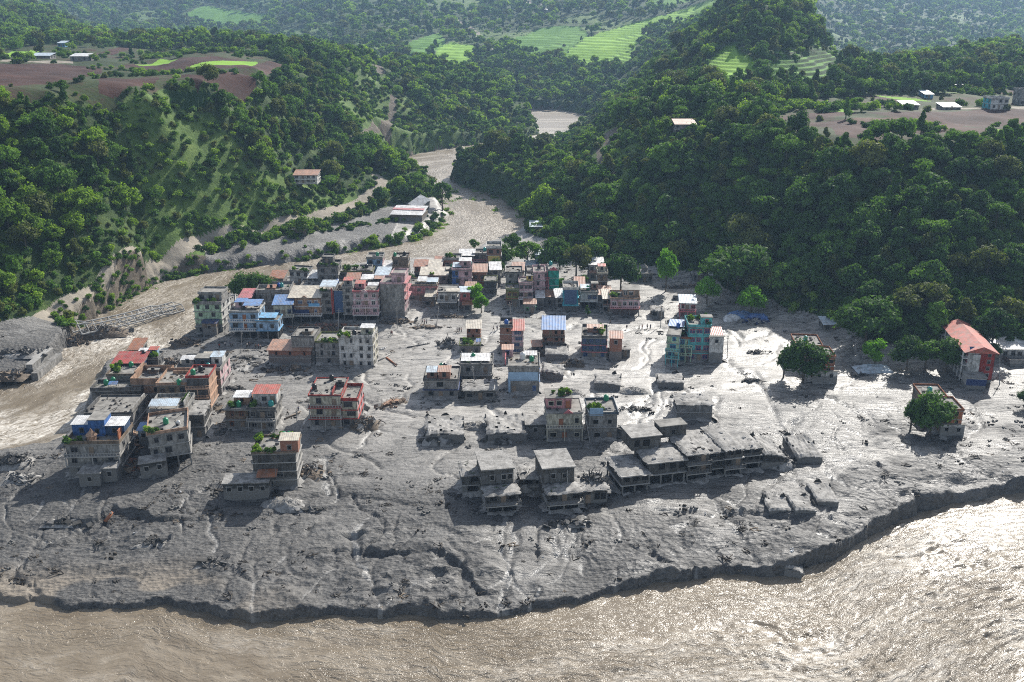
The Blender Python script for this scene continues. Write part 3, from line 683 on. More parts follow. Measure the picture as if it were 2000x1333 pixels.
# unit prototypes, 10 m high, scaled per tree
KINDS = []   # (crown mesh, trunk mesh)
specs = [('round', 4.6, 0), ('round', 5.2, 1), ('round', 4.2, 0), ('tall', 3.6, 1), ('tall', 3.2, 3), ('cone', 3.0, 0), ('flat', 5.0, 1), ('round', 4.8, 2), ('round', 5.0, 3), ('cone', 2.6, 1)]
for i, (shp, r, lm) in enumerate(specs):
    KINDS.append((crown_mesh('crown', 40+i, 10, r, 1300, {'round': 13, 'tall': 10, 'cone': 9, 'flat': 12}[shp], .50, shp, LEAF[lm]), trunk_mesh(10, .28, 4, i)))
BUSH = [crown_mesh('foliage', 90+i, 2.6, 2.0, 260, 5, .34, 'bush', LEAF[m]) for i, m in enumerate((1, 2, 3, 0))]
FAR = [crown_mesh('crown', 120+i, 10, r, 260, 6, .95, shp, LEAF[m]) for i, (shp, r, m) in enumerate((('round', 4.8, 1), ('round', 5, 2), ('tall', 3.6, 0), ('round', 4.6, 3)))]

def place_mask(X, Y):
    i = np.clip(((np.log(Y)-lyy[0])/(lyy[1]-lyy[0])+.5).astype(int), 0, NR-1); j = np.clip(((X/Y-aa[0])/(aa[1]-aa[0])+.5).astype(int), 0, NA-1)
    return REG[i, j], sdw[i, j], flat[i, j]
def scatter(y0, y1, sp, amax=.60, jit=.95):
    ys = np.arange(y0, y1, sp); P = []
    for y in ys:
        xs = np.arange(-amax*y1 if False else -amax*y, amax*y, sp); P.append(np.stack([xs, np.full_like(xs, y)], -1))
    P = np.concatenate(P); P += (RNG.random(P.shape)-.5)*sp*jit
    return P[:, 0], P[:, 1]
def project(X, Y, Z):
    dy, dzz = Y, Z-CAM_H; fw = dy*CP - dzz*SP; up = dy*SP + dzz*CP
    return 1000+F*X/fw, 666.5-F*up/fw, fw
treeP = []
CLEAR = [hit(595,355), hit(1338,255), hit(790,415), hit(60,72), hit(1875,166), hit(1777,209), hit(1855,205), hit(1950,203), hit(1045,445)]
for (y0, y1, sp, hs) in ((280, 480, 5.6, 9.), (480, 760, 6.4, 9.2), (760, 1150, 8.0, 9.5), (1150, 1700, 11, 10.5), (1700, 3250, 16.5, 14)):
    X, Y = scatter(y0, y1, sp); rg, sw, fl = place_mask(X, Y)
    den = fbm(X, Y, 45, 3); ok = ((rg == 0) & (sw > 5) & (fl < .6) & (RNG.random(len(X)) < np.clip(.6+(den-.30)*3.2, .5, .98))) | ((rg == 9) & (RNG.random(len(X)) < .3)) | ((rg == 3) & (RNG.random(len(X)) < .012))
    X_c = X; dr = dist_line(X, Y, rdL, cap=99); ok &= ~((dr < 11) | ((X < -20) & (Y < 520) & (sw < 9.5)))
    for c in CLEAR: ok &= np.hypot(X-c.x, (Y-c.y+6)*.6) > 12 + 0*X
    X, Y, den, rg = X[ok], Y[ok], den[ok], rg[ok]; Z = gz(X, Y)
    sc = hs/10*(.45+1.0*RNG.random(len(X))**1.7)*(.8+.5*den)
    sc = np.where(rg == 9, sc*.55, sc); swk = sw[ok]
    sc = np.where((swk < 26) & (Y > 540) & (Y < 1150), sc*.45, sc); sc = np.where((Z > 50) & (X < 0) & (Y < 760), sc*.74, sc)
    treeP.append(np.stack([X, Y, Z, sc, RNG.random(len(X))*6.283, np.where(rg == 3, 1, 0)], -1))
treeP = np.concatenate(treeP)
u_, v_, fw_ = project(treeP[:, 0], treeP[:, 1], treeP[:, 2]+5)
vis = (u_ > -120) & (u_ < 2120) & (v_ > -80)
treeP, u_, v_, fw_ = treeP[vis], u_[vis], v_[vis], fw_[vis]
# kind by zone noise so that stands of similar trees form
zn = fbm(treeP[:, 0], treeP[:, 1], 90, 3); kd = ((zn*14 + RNG.random(len(zn))*8).astype(int)) % 10
warm = (treeP[:, 0] < -60) & (treeP[:, 1] < 420)
kd = np.where(warm & (RNG.random(len(kd)) < .35), 7, kd)
kd = np.where((treeP[:, 0] > 60) & (treeP[:, 1] < 480) & (kd == 7), 2, kd)
size = treeP[:, 3]/fw_
inside_f = (u_ > 5) & (u_ < 1995) & (v_ > 5)
order = np.argsort(-np.where(inside_f, size, 0)); NIND = 272
ind = order[:NIND]; restm = np.ones(len(treeP), bool); restm[ind] = False
print('trees', len(treeP))
# ---------------------------------------------------------------- scattered stuff (geometry nodes)
def gn_scatter(name, pts, meshes, mats=None, label=None, cat=None):
    """pts: x y z scale rot index"""
    col = bpy.data.collections.new(name + '_kinds')
    for i, m in enumerate(meshes):
        if isinstance(m, tuple):
            a = bpy.data.objects.new('%s_%02d' % (name, i), m[0]); col.objects.link(a)
        else:
            a = bpy.data.objects.new('%s_%02d' % (name, i), m); col.objects.link(a)
    me = bpy.data.meshes.new(name); me.vertices.add(len(pts)); me.vertices.foreach_set('co', pts[:, :3].astype(np.float32).ravel())
    for an, c in (('sc', 3), ('rz', 4)):
        a = me.attributes.new(an, 'FLOAT', 'POINT'); a.data.foreach_set('value', pts[:, c].astype(np.float32))
    a = me.attributes.new('ki', 'INT', 'POINT'); a.data.foreach_set('value', pts[:, 5].astype(np.int32))
    o = link(bpy.data.objects.new(name, me)); o['kind'] = 'stuff'
    if label: o['label'] = label
    if cat: o['category'] = cat
    ng = bpy.data.node_groups.new(name, 'GeometryNodeTree')
    ng.interface.new_socket('Geometry', in_out='INPUT', socket_type='NodeSocketGeometry'); ng.interface.new_socket('Geometry', in_out='OUTPUT', socket_type='NodeSocketGeometry')
    n = ng.nodes; gi = n.new('NodeGroupInput'); go = n.new('NodeGroupOutput'); ip = n.new('GeometryNodeInstanceOnPoints'); ci = n.new('GeometryNodeCollectionInfo')
    ci.inputs['Collection'].default_value = col; ci.inputs['Separate Children'].default_value = True; ci.inputs['Reset Children'].default_value = True
    ip.inputs['Pick Instance'].default_value = True
    def na(nm, t):
        x = n.new('GeometryNodeInputNamedAttribute'); x.data_type = t; x.inputs[0].default_value = nm; return x.outputs[0]
    cx = n.new('ShaderNodeCombineXYZ'); ng.links.new(na('rz', 'FLOAT'), cx.inputs[2])
    ng.links.new(gi.outputs[0], ip.inputs['Points']); ng.links.new(ci.outputs[0], ip.inputs['Instance']); ng.links.new(na('ki', 'INT'), ip.inputs['Instance Index'])
    ng.links.new(cx.outputs[0], ip.inputs['Rotation']); ng.links.new(na('sc', 'FLOAT'), ip.inputs['Scale'])
    ng.links.new(ip.outputs[0], go.inputs[0]); md = o.modifiers.new('scatter', 'NODES'); md.node_group = ng
    return o
rest = treeP[restm]; krest = kd[restm]
nearm = rest[:, 1] < 900
P = rest[nearm].copy(); P[:, 5] = krest[nearm]
gn_scatter('forest', P, [k[0] for k in KINDS], label='dense broadleaf forest covering both valley slopes', cat='forest')
P = rest[~nearm].copy(); P[:, 5] = krest[~nearm] % 4
gn_scatter('distant_forest', P, FAR, label='distant woods on the far ridges beyond the terraces', cat='forest')
# shrubs under and between the trees, on banks, on the plateau
SH = []
for (y0, y1, sp) in ((270, 520, 3.3), (520, 900, 4.8), (900, 1500, 10)):
    X, Y = scatter(y0, y1, sp); rg, sw, fl = place_mask(X, Y); rr = RNG.random(len(X))
    den = fbm(X+500, Y, 12, 3); rr = np.where(dist_line(X, Y, rdL, cap=99) < 3.2, 1., rr)
    ok = ((rg == 0) & (sw > 1.5) & (rr < .8)) | ((rg == 9) & (den > .36) & (rr < .85)) | ((rg == 3) & (rr < .05)) | ((rg == 7) & (rr < .62) & (Y < 700) & (X < 0)) | ((rg == 7) & (rr < .15) & (Y < 700)) | ((rg == 5) & (rr < .04))
    X, Y = X[ok], Y[ok]; SH.append(np.stack([X, Y, gz(X, Y)-.1, (.5+1.0*RNG.random(len(X)))*(sp/3.3)**.6, RNG.random(len(X))*6.28, RNG.integers(0, 4, len(X))], -1))
def shrub_line(uv, n, wd, s0, s1, kinds=(0, 1, 3)):
    Pw = hit_many(uv); out = []
    Ls = [math.dist(a[:2], b[:2]) for a, b in zip(Pw[:-1], Pw[1:])]; tot = sum(Ls)
    for i in range(n):
        t = random.random()*tot
        for a, b, l in zip(Pw[:-1], Pw[1:], Ls):
            if t <= l: break
            t -= l
        f = t/max(l, 1e-6); x = a[0]+(b[0]-a[0])*f + random.gauss(0, wd); y = a[1]+(b[1]-a[1])*f + random.gauss(0, wd)
        out.append((x, y, 0, random.uniform(s0, s1), random.random()*6.28, random.choice(kinds)))
    o = np.array(out); o[:, 2] = gz(o[:, 0], o[:, 1])-.1; return o
SH += [shrub_line([(120,628),(190,605),(260,580),(330,545),(400,528)], 120, 2.0, .4, .9), shrub_line([(205,618),(250,598),(300,568)], 80, 1.5, .4, .9), shrub_line([(205,618),(260,588),(330,555),(400,532)], 90, 1.2, .4, .9), shrub_line([(400,528),(480,520),(560,515),(640,503)], 60, 1.6, .3, .8),
       shrub_line([(640,498),(720,487),(800,472),(860,455),(882,432),(878,405)], 150, 2, .5, 1.5), shrub_line([(560,470),(620,455),(700,440),(780,430),(830,418)], 70, 2, .4, .9),
       shrub_line([(400,488),(470,465),(560,450),(640,440)], 110, 2.2, .6, 1.5), shrub_line([(890,362),(950,385),(1000,408)], 40, 3, .5, 1.2, (0, 3)),
       shrub_line([(280,112),(380,104),(500,106),(545,112)], 160, 7, .8, 1.6), shrub_line([(170,135),(260,140),(430,145)], 90, 3, .6, 1.3),
       shrub_line([(1470,215),(1560,210),(1660,212)], 160, 8, .9, 1.8), shrub_line([(1690,245),(1760,248),(1830,256)], 90, 3, .6, 1.3)]
SH = np.concatenate(SH); us, vs_, fs = project(SH[:, 0], SH[:, 1], SH[:, 2]); SH = SH[(us > -60) & (us < 2060)]
gn_scatter('undergrowth', SH, BUSH, label='low bushes and ground cover on slopes and banks', cat='undergrowth')

# sticks, stones and torn boards strewn over the mud
def chip_mesh(name, kind, seed, mat):
    g = random.Random(seed); v = []; f = []
    for q in range(5):
        n = len(v); x, y = g.uniform(-.9, .9), g.uniform(-.9, .9); a = g.random()*3.14; l, w2, hh = (g.uniform(.5, 1.3), .06, .07) if kind == 's' else (g.uniform(.15, .4), g.uniform(.12, .3), g.uniform(.1, .3))
        tz = g.uniform(-.25, .35)
        for (sx, sy, sz) in ((-1,-1,-1),(1,-1,-1),(1,1,-1),(-1,1,-1),(-1,-1,1),(1,-1,1),(1,1,1),(-1,1,1)):
            lx, ly = sx*l*(.8+.3*g.random()), sy*w2*(.8+.4*g.random()); v.append((x+lx*math.cos(a)-ly*math.sin(a), y+lx*math.sin(a)+ly*math.cos(a), .05+sz*hh+sx*l*tz*.5))
        f += [[n+i for i in q4] for q4 in ((0,3,2,1),(4,5,6,7),(0,1,5,4),(1,2,6,5),(2,3,7,6),(3,0,4,7))]
    return mesh_np(name, np.array(v), np.array(f), mat, False)
CHM = [M('dark wet wood', (.045,.038,.03), .8, .4, 3), M('stone grey', (.12,.118,.112), .9, .4, 3), M('broken board', (.20,.15,.10), .85, .4, 3), M('pale scrap', (.5,.5,.5), .7, .2, 3)]
CHP = [chip_mesh('chips', 's', 1, CHM[0]), chip_mesh('chips', 'b', 2, CHM[1]), chip_mesh('chips', 's', 3, CHM[0]), chip_mesh('chips', 'b', 4, CHM[0]), chip_mesh('chips', 's', 5, CHM[2]), chip_mesh('chips', 'b', 6, CHM[3])]
X = RNG.uniform(-260, 260, 60000); Y = RNG.uniform(150, 440, 60000); rg, sw, fl = place_mask(X, Y)
cl_ = sst(fbm(X*.8, Y*1.8, 20, 4), .50, .64); ok = (rg == 1) & (sw > .5) & (RNG.random(len(X)) < .02 + .20*cl_*(1+sst(-X, 0, 90))) & (np.abs(X/Y) < .62)
X, Y = X[ok], Y[ok]; kx = RNG.choice([0, 1, 2, 3, 4, 5], len(X), p=[.27, .2, .22, .22, .07, .02])
gn_scatter('flood_litter', np.stack([X, Y, gz(X, Y), .35+.9*RNG.random(len(X))**2, RNG.normal(.35, .7, len(X)), kx], -1), CHP, label='sticks stones and boards strewn over the mud flat', cat='litter')

# ---------------------------------------------------------------- the nearest forest trees, one by one
def tree_obj(name, label, cat, loc, sc, rz, cm, tm, group=None, tilt=0):
    e = bpy.data.objects.new(name, None); ROOT.objects.link(e); e.location = loc; e.rotation_euler = (tilt, 0, rz); e.scale = (sc, sc, sc)
    e['label'] = label; e['category'] = cat
    if group: e['group'] = group
    link(bpy.data.objects.new('crown', cm), e); link(bpy.data.objects.new('trunk', tm), e); return e
def zone(x, y, z):
    u, v, _ = project(x, y, z)
    if x < -20:
        if z > 46: return 'below the red fields'
        if u < 200: return 'above the wrecked bridge' if v > 400 else 'midway up the left slope'
        if u < 420: return 'above the bend of the river road'
        return 'on the slope around the lone hill house'
    if v > 520: return 'behind the red roofed school' if u > 1700 else 'just behind the flooded street'
    if u < 1280: return 'on the right bank above the river'
    if z > 30: return 'under the right hand fields'
    return 'midway up the right slope, ' + ('near the edge' if u > 1700 else 'centre')
KN = ['deep green round tree', 'mid green round tree', 'dark round tree', 'tall mid green tree', 'tall olive tree', 'dark cone shaped tree', 'flat topped green tree', 'yellow green tree', 'olive round tree', 'olive cone shaped tree']
szs = np.sort(treeP[ind, 3]); q1, q2 = szs[len(szs)//3], szs[2*len(szs)//3]
for i in ind:
    x, y, z, sc, rz = treeP[i, :5]; k = int(kd[i]); zz = zone(x, y, z); sz = 'smaller' if sc < q1 else 'mid sized' if sc < q2 else 'big'
    tree_obj('forest_tree', sz + ' ' + KN[k] + ' ' + zz, 'tree', (x, y, z-.2), sc, rz, KINDS[k][0], KINDS[k][1], group='forest trees ' + zz)

# ---------------------------------------------------------------- haze
hz = bpy.data.meshes.new('haze'); bm = bmesh.new(); bmesh.ops.create_cube(bm, size=1.0)
zlo = float(HT.min())-3; zhi = float(HT.max())+40
for v in bm.verts: v.co = Vector((v.co.x*6200, v.co.y*3600+1700, zlo if v.co.z < 0 else zhi))
bm.to_mesh(hz); bm.free()
hm, hnt, hb = newmat('valley haze'); hnt.nodes.remove(hb)
pv = N(hnt, 'ShaderNodeVolumePrincipled'); pv.inputs['Color'].default_value = (.45,.68,1,1); pv.inputs['Density'].default_value = HAZE_D; pv.inputs['Anisotropy'].default_value = .25
L(hnt, pv.outputs[0], hnt.nodes['Material Output'].inputs['Volume']); hz.materials.append(hm)
try: hm.cycles.homogeneous_volume = True
except Exception: pass
ho = link(bpy.data.objects.new('haze', hz)); ho['kind'] = 'stuff'
# ---------------------------------------------------------------- mesh builder
class MB:
    def __init__(s): s.v = []; s.f = []
    def add(s, v, f): n = len(s.v); s.v += [tuple(map(float, p)) for p in v]; s.f += [[i+n for i in q] for q in f]; return s
    def box(s, x0, x1, y0, y1, z0, z1):
        return s.add([(x0,y0,z0),(x1,y0,z0),(x1,y1,z0),(x0,y1,z0),(x0,y0,z1),(x1,y0,z1),(x1,y1,z1),(x0,y1,z1)],
                     [(0,3,2,1),(4,5,6,7),(0,1,5,4),(1,2,6,5),(2,3,7,6),(3,0,4,7)])
    def hexa(s, p): return s.add(p, [(0,3,2,1),(4,5,6,7),(0,1,5,4),(1,2,6,5),(2,3,7,6),(3,0,4,7)])
    def bar(s, a, b, r, k=4, r2=None):
        a = Vector(a); b = Vector(b); d = (b-a).normalized(); t1 = d.cross(Vector((.31,.22,.93))).normalized(); t2 = d.cross(t1); r2 = r if r2 is None else r2
        vs = [a+(t1*math.cos(6.2832*(i+.5)/k)+t2*math.sin(6.2832*(i+.5)/k))*r for i in range(k)] + [b+(t1*math.cos(6.2832*(i+.5)/k)+t2*math.sin(6.2832*(i+.5)/k))*r2 for i in range(k)]
        return s.add(vs, [tuple(range(k-1, -1, -1)), tuple(range(k, 2*k))] + [(i, (i+1) % k, k+(i+1) % k, k+i) for i in range(k)])
    def sheet(s, x0, x1, y0, y1, za, zb, th=.06, n=0, wave=.05):
        """sloping sheet from z=za at y0 to z=zb at y1, n ribs"""
        n = max(1, n); xs = [x0+(x1-x0)*i/(2*n) for i in range(2*n+1)]; V = []; Fc = []
        for i, x in enumerate(xs):
            w_ = wave if i % 2 else 0
            V += [(x, y0, za+w_), (x, y1, zb+w_), (x, y0, za+w_-th), (x, y1, zb+w_-th)]
        for i in range(len(xs)-1):
            a = 4*i; b = a+4; Fc += [(a, b, b+1, a+1), (a+2, a+3, b+3, b+2), (a, a+2, b+2, b), (a+1, b+1, b+3, a+3)]
        Fc += [(0, 1, 3, 2), (a+4, a+6, a+7, a+5)]
        return s.add(V, Fc)
    def lathe(s, prof, k=12, cx=0, cy=0):
        V = []; Fc = []; m = len(prof)
        for r, z in prof:
            V += [(cx+r*math.cos(6.2832*i/k), cy+r*math.sin(6.2832*i/k), z) for i in range(k)]
        for j in range(m-1):
            for i in range(k): Fc.append((j*k+i, j*k+(i+1) % k, (j+1)*k+(i+1) % k, (j+1)*k+i))
        Fc += [tuple(range(k-1, -1, -1)), tuple(range((m-1)*k, m*k))]
        return s.add(V, Fc)
    def mesh(s, name, mat, smooth=False):
        me = bpy.data.meshes.new(name); me.from_pydata(s.v, [], s.f); me.materials.append(mat)
        if smooth: me.polygons.foreach_set('use_smooth', [True]*len(me.polygons))
        return me
    def build(s, name, mat, parent=None, smooth=False):
        if not s.v: return None
        return link(bpy.data.objects.new(name, s.mesh(name, mat, smooth)), parent)
def put(name, me, parent, loc=(0,0,0), rot=(0,0,0), sc=1):
    o = link(bpy.data.objects.new(name, me), parent); o.location = loc; o.rotation_euler = rot
    if sc != 1: o.scale = (sc,)*3 if not isinstance(sc, tuple) else sc
    return o
def thing(name, label, cat, loc, rz=0, group=None, rot=None):
    e = bpy.data.objects.new(name, None); ROOT.objects.link(e); e.location = loc; e.rotation_euler = rot or (0, 0, rz); e.empty_display_size = .5
    e['label'] = label; e['category'] = cat
    if group: e['group'] = group
    return e
COL = dict(grey=(.25,.243,.23), lgrey=(.31,.30,.28), dgrey=(.12,.118,.115), white=(.58,.57,.54), cream=(.50,.47,.37), mudc=(.115,.111,.103), mudd=(.07,.068,.063), brown=(.22,.17,.125),
  brick=(.33,.13,.075), brick2=(.25,.115,.075), pink=(.52,.26,.27), lpink=(.58,.40,.41), rose=(.47,.15,.16), red=(.34,.055,.045), orange=(.42,.155,.08), peach=(.42,.27,.185),
  blue=(.06,.15,.38), lblue=(.29,.42,.56), sky=(.17,.40,.62), teal=(.06,.37,.46), aqua=(.13,.42,.42), green=(.10,.33,.14), dteal=(.03,.28,.22), olive=(.17,.19,.07), lgreen=(.42,.56,.38), yellow=(.58,.44,.14),
  navy=(.03,.05,.14), dblue=(.05,.09,.17), slate=(.09,.12,.15), rust=(.30,.12,.06), tinr=(.43,.10,.07), tinb=(.10,.21,.42), tinw=(.62,.62,.61), tinl=(.42,.50,.56), tinrust=(.37,.20,.13), tint=(.50,.45,.36), black=(.02,.02,.02))
def wallm(c, mud=2.2):
    br = c in ('brick', 'brick2')
    return M('wall '+c, COL[c], .88, .3, .8, mud=mud, brick=br, streak=.25 if br else .8)
def tinm(c): return M('tin '+c, COL[c], .5, .35, .9, spec=.45, bs=.1, rust=.5 if c in ('tinr','rust','tinrust','rose','red') else .32)
def trim(c): return M('trim '+c, COL[c], .7, .2, 1.5)
ROOFM = M('weathered roof slab', (.22,.21,.19), .9, .5, .7, streak=0)
MUDROOF = M('mud caked slab', (.285,.275,.258), .75, .55, .9, bs=1.6, streak=.5)
GLASS, _n, _bb = newmat('dark window glass'); _bb.inputs['Base Color'].default_value = (.018,.02,.024,1); _bb.inputs['Roughness'].default_value = .15
BGLASS, _n, _bb = newmat('blue tinted glass'); _bb.inputs['Base Color'].default_value = (.02,.05,.13,1); _bb.inputs['Roughness'].default_value = .12
HOLE, _n, _bb = newmat('dark interior'); _bb.inputs['Base Color'].default_value = (.012,.011,.01,1); _bb.inputs['Roughness'].default_value = 1  # room shade painted as a near-black sheet across open windows
MC = {}
def win_mesh(w_, h_, c, pane):
    k = (round(w_, 1), round(h_, 1), c, pane)
    if k not in MC:
        w_, h_ = k[0], k[1]; t = .09
        f = MB().box(-w_/2-t, w_/2+t, -.10, .02, -t, 0).box(-w_/2-t, w_/2+t, -.10, .02, h_, h_+t).box(-w_/2-t, -w_/2, -.10, .02, 0, h_).box(w_/2, w_/2+t, -.10, .02, 0, h_)
        if w_ > 1.0 and pane != 'h':
            f.box(-.04, .04, -.07, .02, 0, h_)
            if w_ > 1.9: f.box(-w_/4-.03, -w_/4+.03, -.07, .02, 0, h_).box(w_/4-.03, w_/4+.03, -.07, .02, 0, h_)
        if pane != 'h': f.box(-w_/2, w_/2, -.065, .02, h_*.68, h_*.68+.05)
        f.box(-w_/2-.2, w_/2+.2, -.28, .02, h_+t+.03, h_+t+.13)
        MC[k] = (f.mesh('window', trim(c)), MB().box(-w_/2, w_/2, -.035, .015, 0, h_).mesh('pane', {'g': GLASS, 'b': BGLASS, 'h': HOLE}[pane]))
    return MC[k]
def door_mesh(c):
    k = ('d', c)
    if k not in MC:
        MC[k] = (MB().box(-.5, .5, -.06, .02, 0, 2.1).box(-.6, -.5, -.1, .02, 0, 2.2).box(.5, .6, -.1, .02, 0, 2.2).box(-.5, .5, -.1, .02, 2.1, 2.2).box(-.42, -.05, -.08, -.05, .15, .95).box(.05, .42, -.08, -.05, .15, .95).mesh('door', trim(c)),)
    return MC[k]
FACES = {'f': lambda x0, x1, y0, y1: ((x0, y0), (x1, y0), 0), 'l': lambda x0, x1, y0, y1: ((x0, y1), (x0, y0), -math.pi/2), 'r': lambda x0, x1, y0, y1: ((x1, y0), (x1, y1), math.pi/2)}
def openings(root, rect, z0, fh, face, n, wc='white', pane='g', ww=1.2, wh=1.25, doors=(), sill=.95, dc='brown', jitter=.0, skip=()):
    (ax, ay), (bx_, by_), rz = FACES[face](*rect); Ln = math.hypot(bx_-ax, by_-ay)
    r_ = random.Random(int(ax*31+z0*17+n*7+Ln*13))
    if pane == 'h' and wc in ('mudc',): wh, ww = 1.75, max(ww, 1.9)
    for i in range(n):
        if i in skip or (n > 2 and i not in doors and r_.random() < .12): continue
        t = (i+.5+r_.uniform(-.12, .12))/n; x, y = ax+(bx_-ax)*t, ay+(by_-ay)*t
        if i in doors:
            (dm,) = door_mesh(dc); put('door', dm, root, (x, y, z0+.05), (0, 0, rz)); continue
        w2 = min(ww*r_.choice((.75, 1, 1, 1.25)), Ln/n*.7); h2 = min(wh*r_.choice((.85, 1, 1, 1.15)), fh*.58); f, p = win_mesh(w2, h2, wc, pane)
        wo = put('window', f, root, (x, y, z0+min(sill, fh*.32)), (0, 0, rz)); put('pane', p, wo)
LAST = {}
def house(label, u, v, wpx, ang, D, hpx, nf, col='grey', side=None, roof='flat', win=3, sw=2, rwin=None, wc='dgrey', pane='g', dc='brown', open0=False, slab='lgrey', ov=.25,
          bal=(), balc='lgrey', par=None, parh=.8, mud=2.9, upper=None, extra=(), doors=(1,), ww=1.2, cols=None, cat='house', name='house', zoff=-.6, tilt=(0, 0), base=None, wskip=(), back=0, stub=False, H=None):
    """u,v: photo pixel of the front left foot; wpx front width in photo pixels; ang: turn, plus = right end farther away"""
    p = Vector(at_z(u, v, 0)); g = hit(u, v); 
    if base is not None: g = Vector(at_z(u, v, base))
    t = (CAM_H-g.z)/dz_(v); s = F/t; dd = math.atan(dz_(v)/k_(v)); a = R(ang)
    Wd = wpx/s/max(.3, abs(math.cos(a) + math.sin(a)*(0 if abs(u-1000) < 1 else -(u-1000)/F))); Ht = H or hpx/s/math.cos(dd)
    root = thing(name, label, cat, (g.x, g.y, g.z), a); root.rotation_euler = (R(tilt[0]), R(tilt[1]), a)
    fh = Ht/nf; rect = (0, Wd, 0, D); wm = wallm(col, mud); zb = zoff
    fl0 = fh if open0 else 0
    # walls
    if cols:      # vertical colour bands: [(x fraction, colour)...] front skin stays one wall each
        x0 = 0
        for xf, c in cols: MB().box(x0*Wd, xf*Wd, 0, D, (fl0 if open0 else zb), Ht).build('wall', wallm(c, mud), root); x0 = xf
    elif side and side != col:
        MB().box(0, Wd, 0, .25, fl0 if open0 else zb, Ht).build('wall', wm, root)
        o = MB().box(0, Wd, .25, D, fl0 if open0 else zb, Ht).build('wall', wallm(side, mud), root)
    else: MB().box(0, Wd, 0, D, fl0 if open0 else zb, Ht).build('wall', wm, root)
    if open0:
        MB().box(.6, Wd-.4, D*.35, D-.3, zb, fh-.02).build('ground_floor_wall', (M('shadowed inner wall', (.045,.043,.04), .95, .4, 1) if open0 is True else wallm(open0, 2.6)), root)  # shade behind the pillars is put into the near-black wall colour
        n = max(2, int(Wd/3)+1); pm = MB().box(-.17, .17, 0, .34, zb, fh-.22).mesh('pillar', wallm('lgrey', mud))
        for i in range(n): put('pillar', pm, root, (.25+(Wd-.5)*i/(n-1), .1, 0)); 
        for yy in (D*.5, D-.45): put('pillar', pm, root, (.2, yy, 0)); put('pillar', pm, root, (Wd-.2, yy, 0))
    # floor slabs
    for i in range(1, nf+1):
        o2 = ov if i == nf or i not in bal else 0
        MB().box(-ov, Wd+ov, -ov-(1.0 if i in bal else 0), D+ov, i*fh-.22, i*fh+(.03 if i == nf else 0)).build('roof' if i == nf else 'floor_slab', (MUDROOF if roof == 'mud' else ROOFM) if i == nf else trim(slab), root)
        if i in bal and i < nf:
            b = MB().box(-ov, Wd+ov, -ov-1.0, -ov-.9, i*fh, i*fh+.12).box(-ov, Wd+ov, -ov-1.0, -ov-.9, i*fh+.78, i*fh+.9)
            nb = max(3, int(Wd/.7))
            for q in range(nb+1): xx = -ov+.05+(Wd+2*ov-.1)*q/nb; b.box(xx-.08, xx+.08, -ov-.99, -ov-.91, i*fh+.12, i*fh+.78)
            b.box(-ov, -ov+.1, -ov-.9, 0, i*fh, i*fh+.9).box(Wd+ov-.1, Wd+ov, -ov-.9, 0, i*fh, i*fh+.9); b.build('balcony_railing', trim(balc), root)
            pm = MB().box(-.12, .12, 0, .24, (i-1)*fh if i > 1 else zb, i*fh-.22).mesh('pillar', trim(balc))
            if i > 1 or not open0:
                for xx in (0, Wd/2, Wd): put('pillar', pm, root, (xx, -ov-.95, 0))
    if abs(g.z) < 2.5 and g.y < 480 and nf > 1 and tilt == (0, 0):
        r_ = random.Random(int(u+v*3)); q = MB(); k = 8; o_ = .1 if not open0 else -.1
        for (sx0, sy0, sx1, sy1, nx, ny) in ((0, 0, Wd, 0, 0, -1), (Wd, 0, Wd, D, 1, 0), (0, D, 0, 0, -1, 0)):
            V = []
            for i in range(k+1):
                t_ = i/k; x, y = sx0+(sx1-sx0)*t_, sy0+(sy1-sy0)*t_; hh = r_.uniform(.15, .95)*(.5 if open0 else 1); w2 = r_.uniform(.9, 2.6)
                V += [(x-nx*.05, y-ny*.05, hh), (x+nx*w2*.45, y+ny*w2*.45, hh*.42), (x+nx*w2+ (0 if nx else (t_-.5)*1.2), y+ny*w2 + (0 if ny else (t_-.5)*1.2), -.35)]
            q.add(V, [f_ for i in range(k) for f_ in ((3*i, 3*i+1, 3*i+4, 3*i+3), (3*i+1, 3*i+2, 3*i+5, 3*i+4))])
        q.build('mud_skirt', MUDROOF, root, True)
    # openings
    for i in range(nf):
        if i == 0 and open0: continue
        wn = win[i] if isinstance(win, (list, tuple)) else win
        ds = doors if (i in bal or i == 0) else ()
        openings(root, rect, i*fh, fh, 'f', wn, wc, pane, ww, doors=ds, dc=dc, skip=wskip)
        if sw and u > 1000 - 60 or ang > 8: openings(root, rect, i*fh, fh, 'l', sw if sw else 0, wc, pane, 1.0)
        if (rwin or sw) and (u < 1060 or ang < -8): openings(root, rect, i*fh, fh, 'r', rwin if rwin is not None else sw, wc, pane, 1.0)
    zt = Ht+.03; rt = Ht
    # upper set back storey
    if upper:
        x0, x1, y0, y1, uh, uc = upper[:6]; X0, X1, Y0, Y1 = x0*Wd, x1*Wd, y0*D, y1*D
        MB().box(X0, X1, Y0, Y1, zt, zt+uh).build('upper_wall', wallm(uc, 0), root)
        rk = upper[6] if len(upper) > 6 else 'flat'; nw = upper[7] if len(upper) > 7 else 2
        openings(root, (X0, X1, Y0, Y1), zt, uh, 'f', nw, wc, pane, ww, doors=(nw-1,), dc=dc)
        if rk in COL: MB().sheet(X0-.4, X1+.4, Y0-.5, Y1+.3, zt+uh+.12, zt+uh+.8, n=int((X1-X0)/.5), wave=.035).build('upper_roof', tinm(rk), root)
        else:
            MB().box(X0-.3, X1+.3, Y0-.3, Y1+.3, zt+uh, zt+uh+.2).build('upper_roof', MUDROOF if roof == 'mud' else ROOFM, root)
            if rk == 'flat': ring(X0-.25, X1+.25, Y0-.25, Y1+.25, zt+uh+.2, .6, .15).build('parapet', wallm(uc, 0), root)
    # roof
    pc = par or col
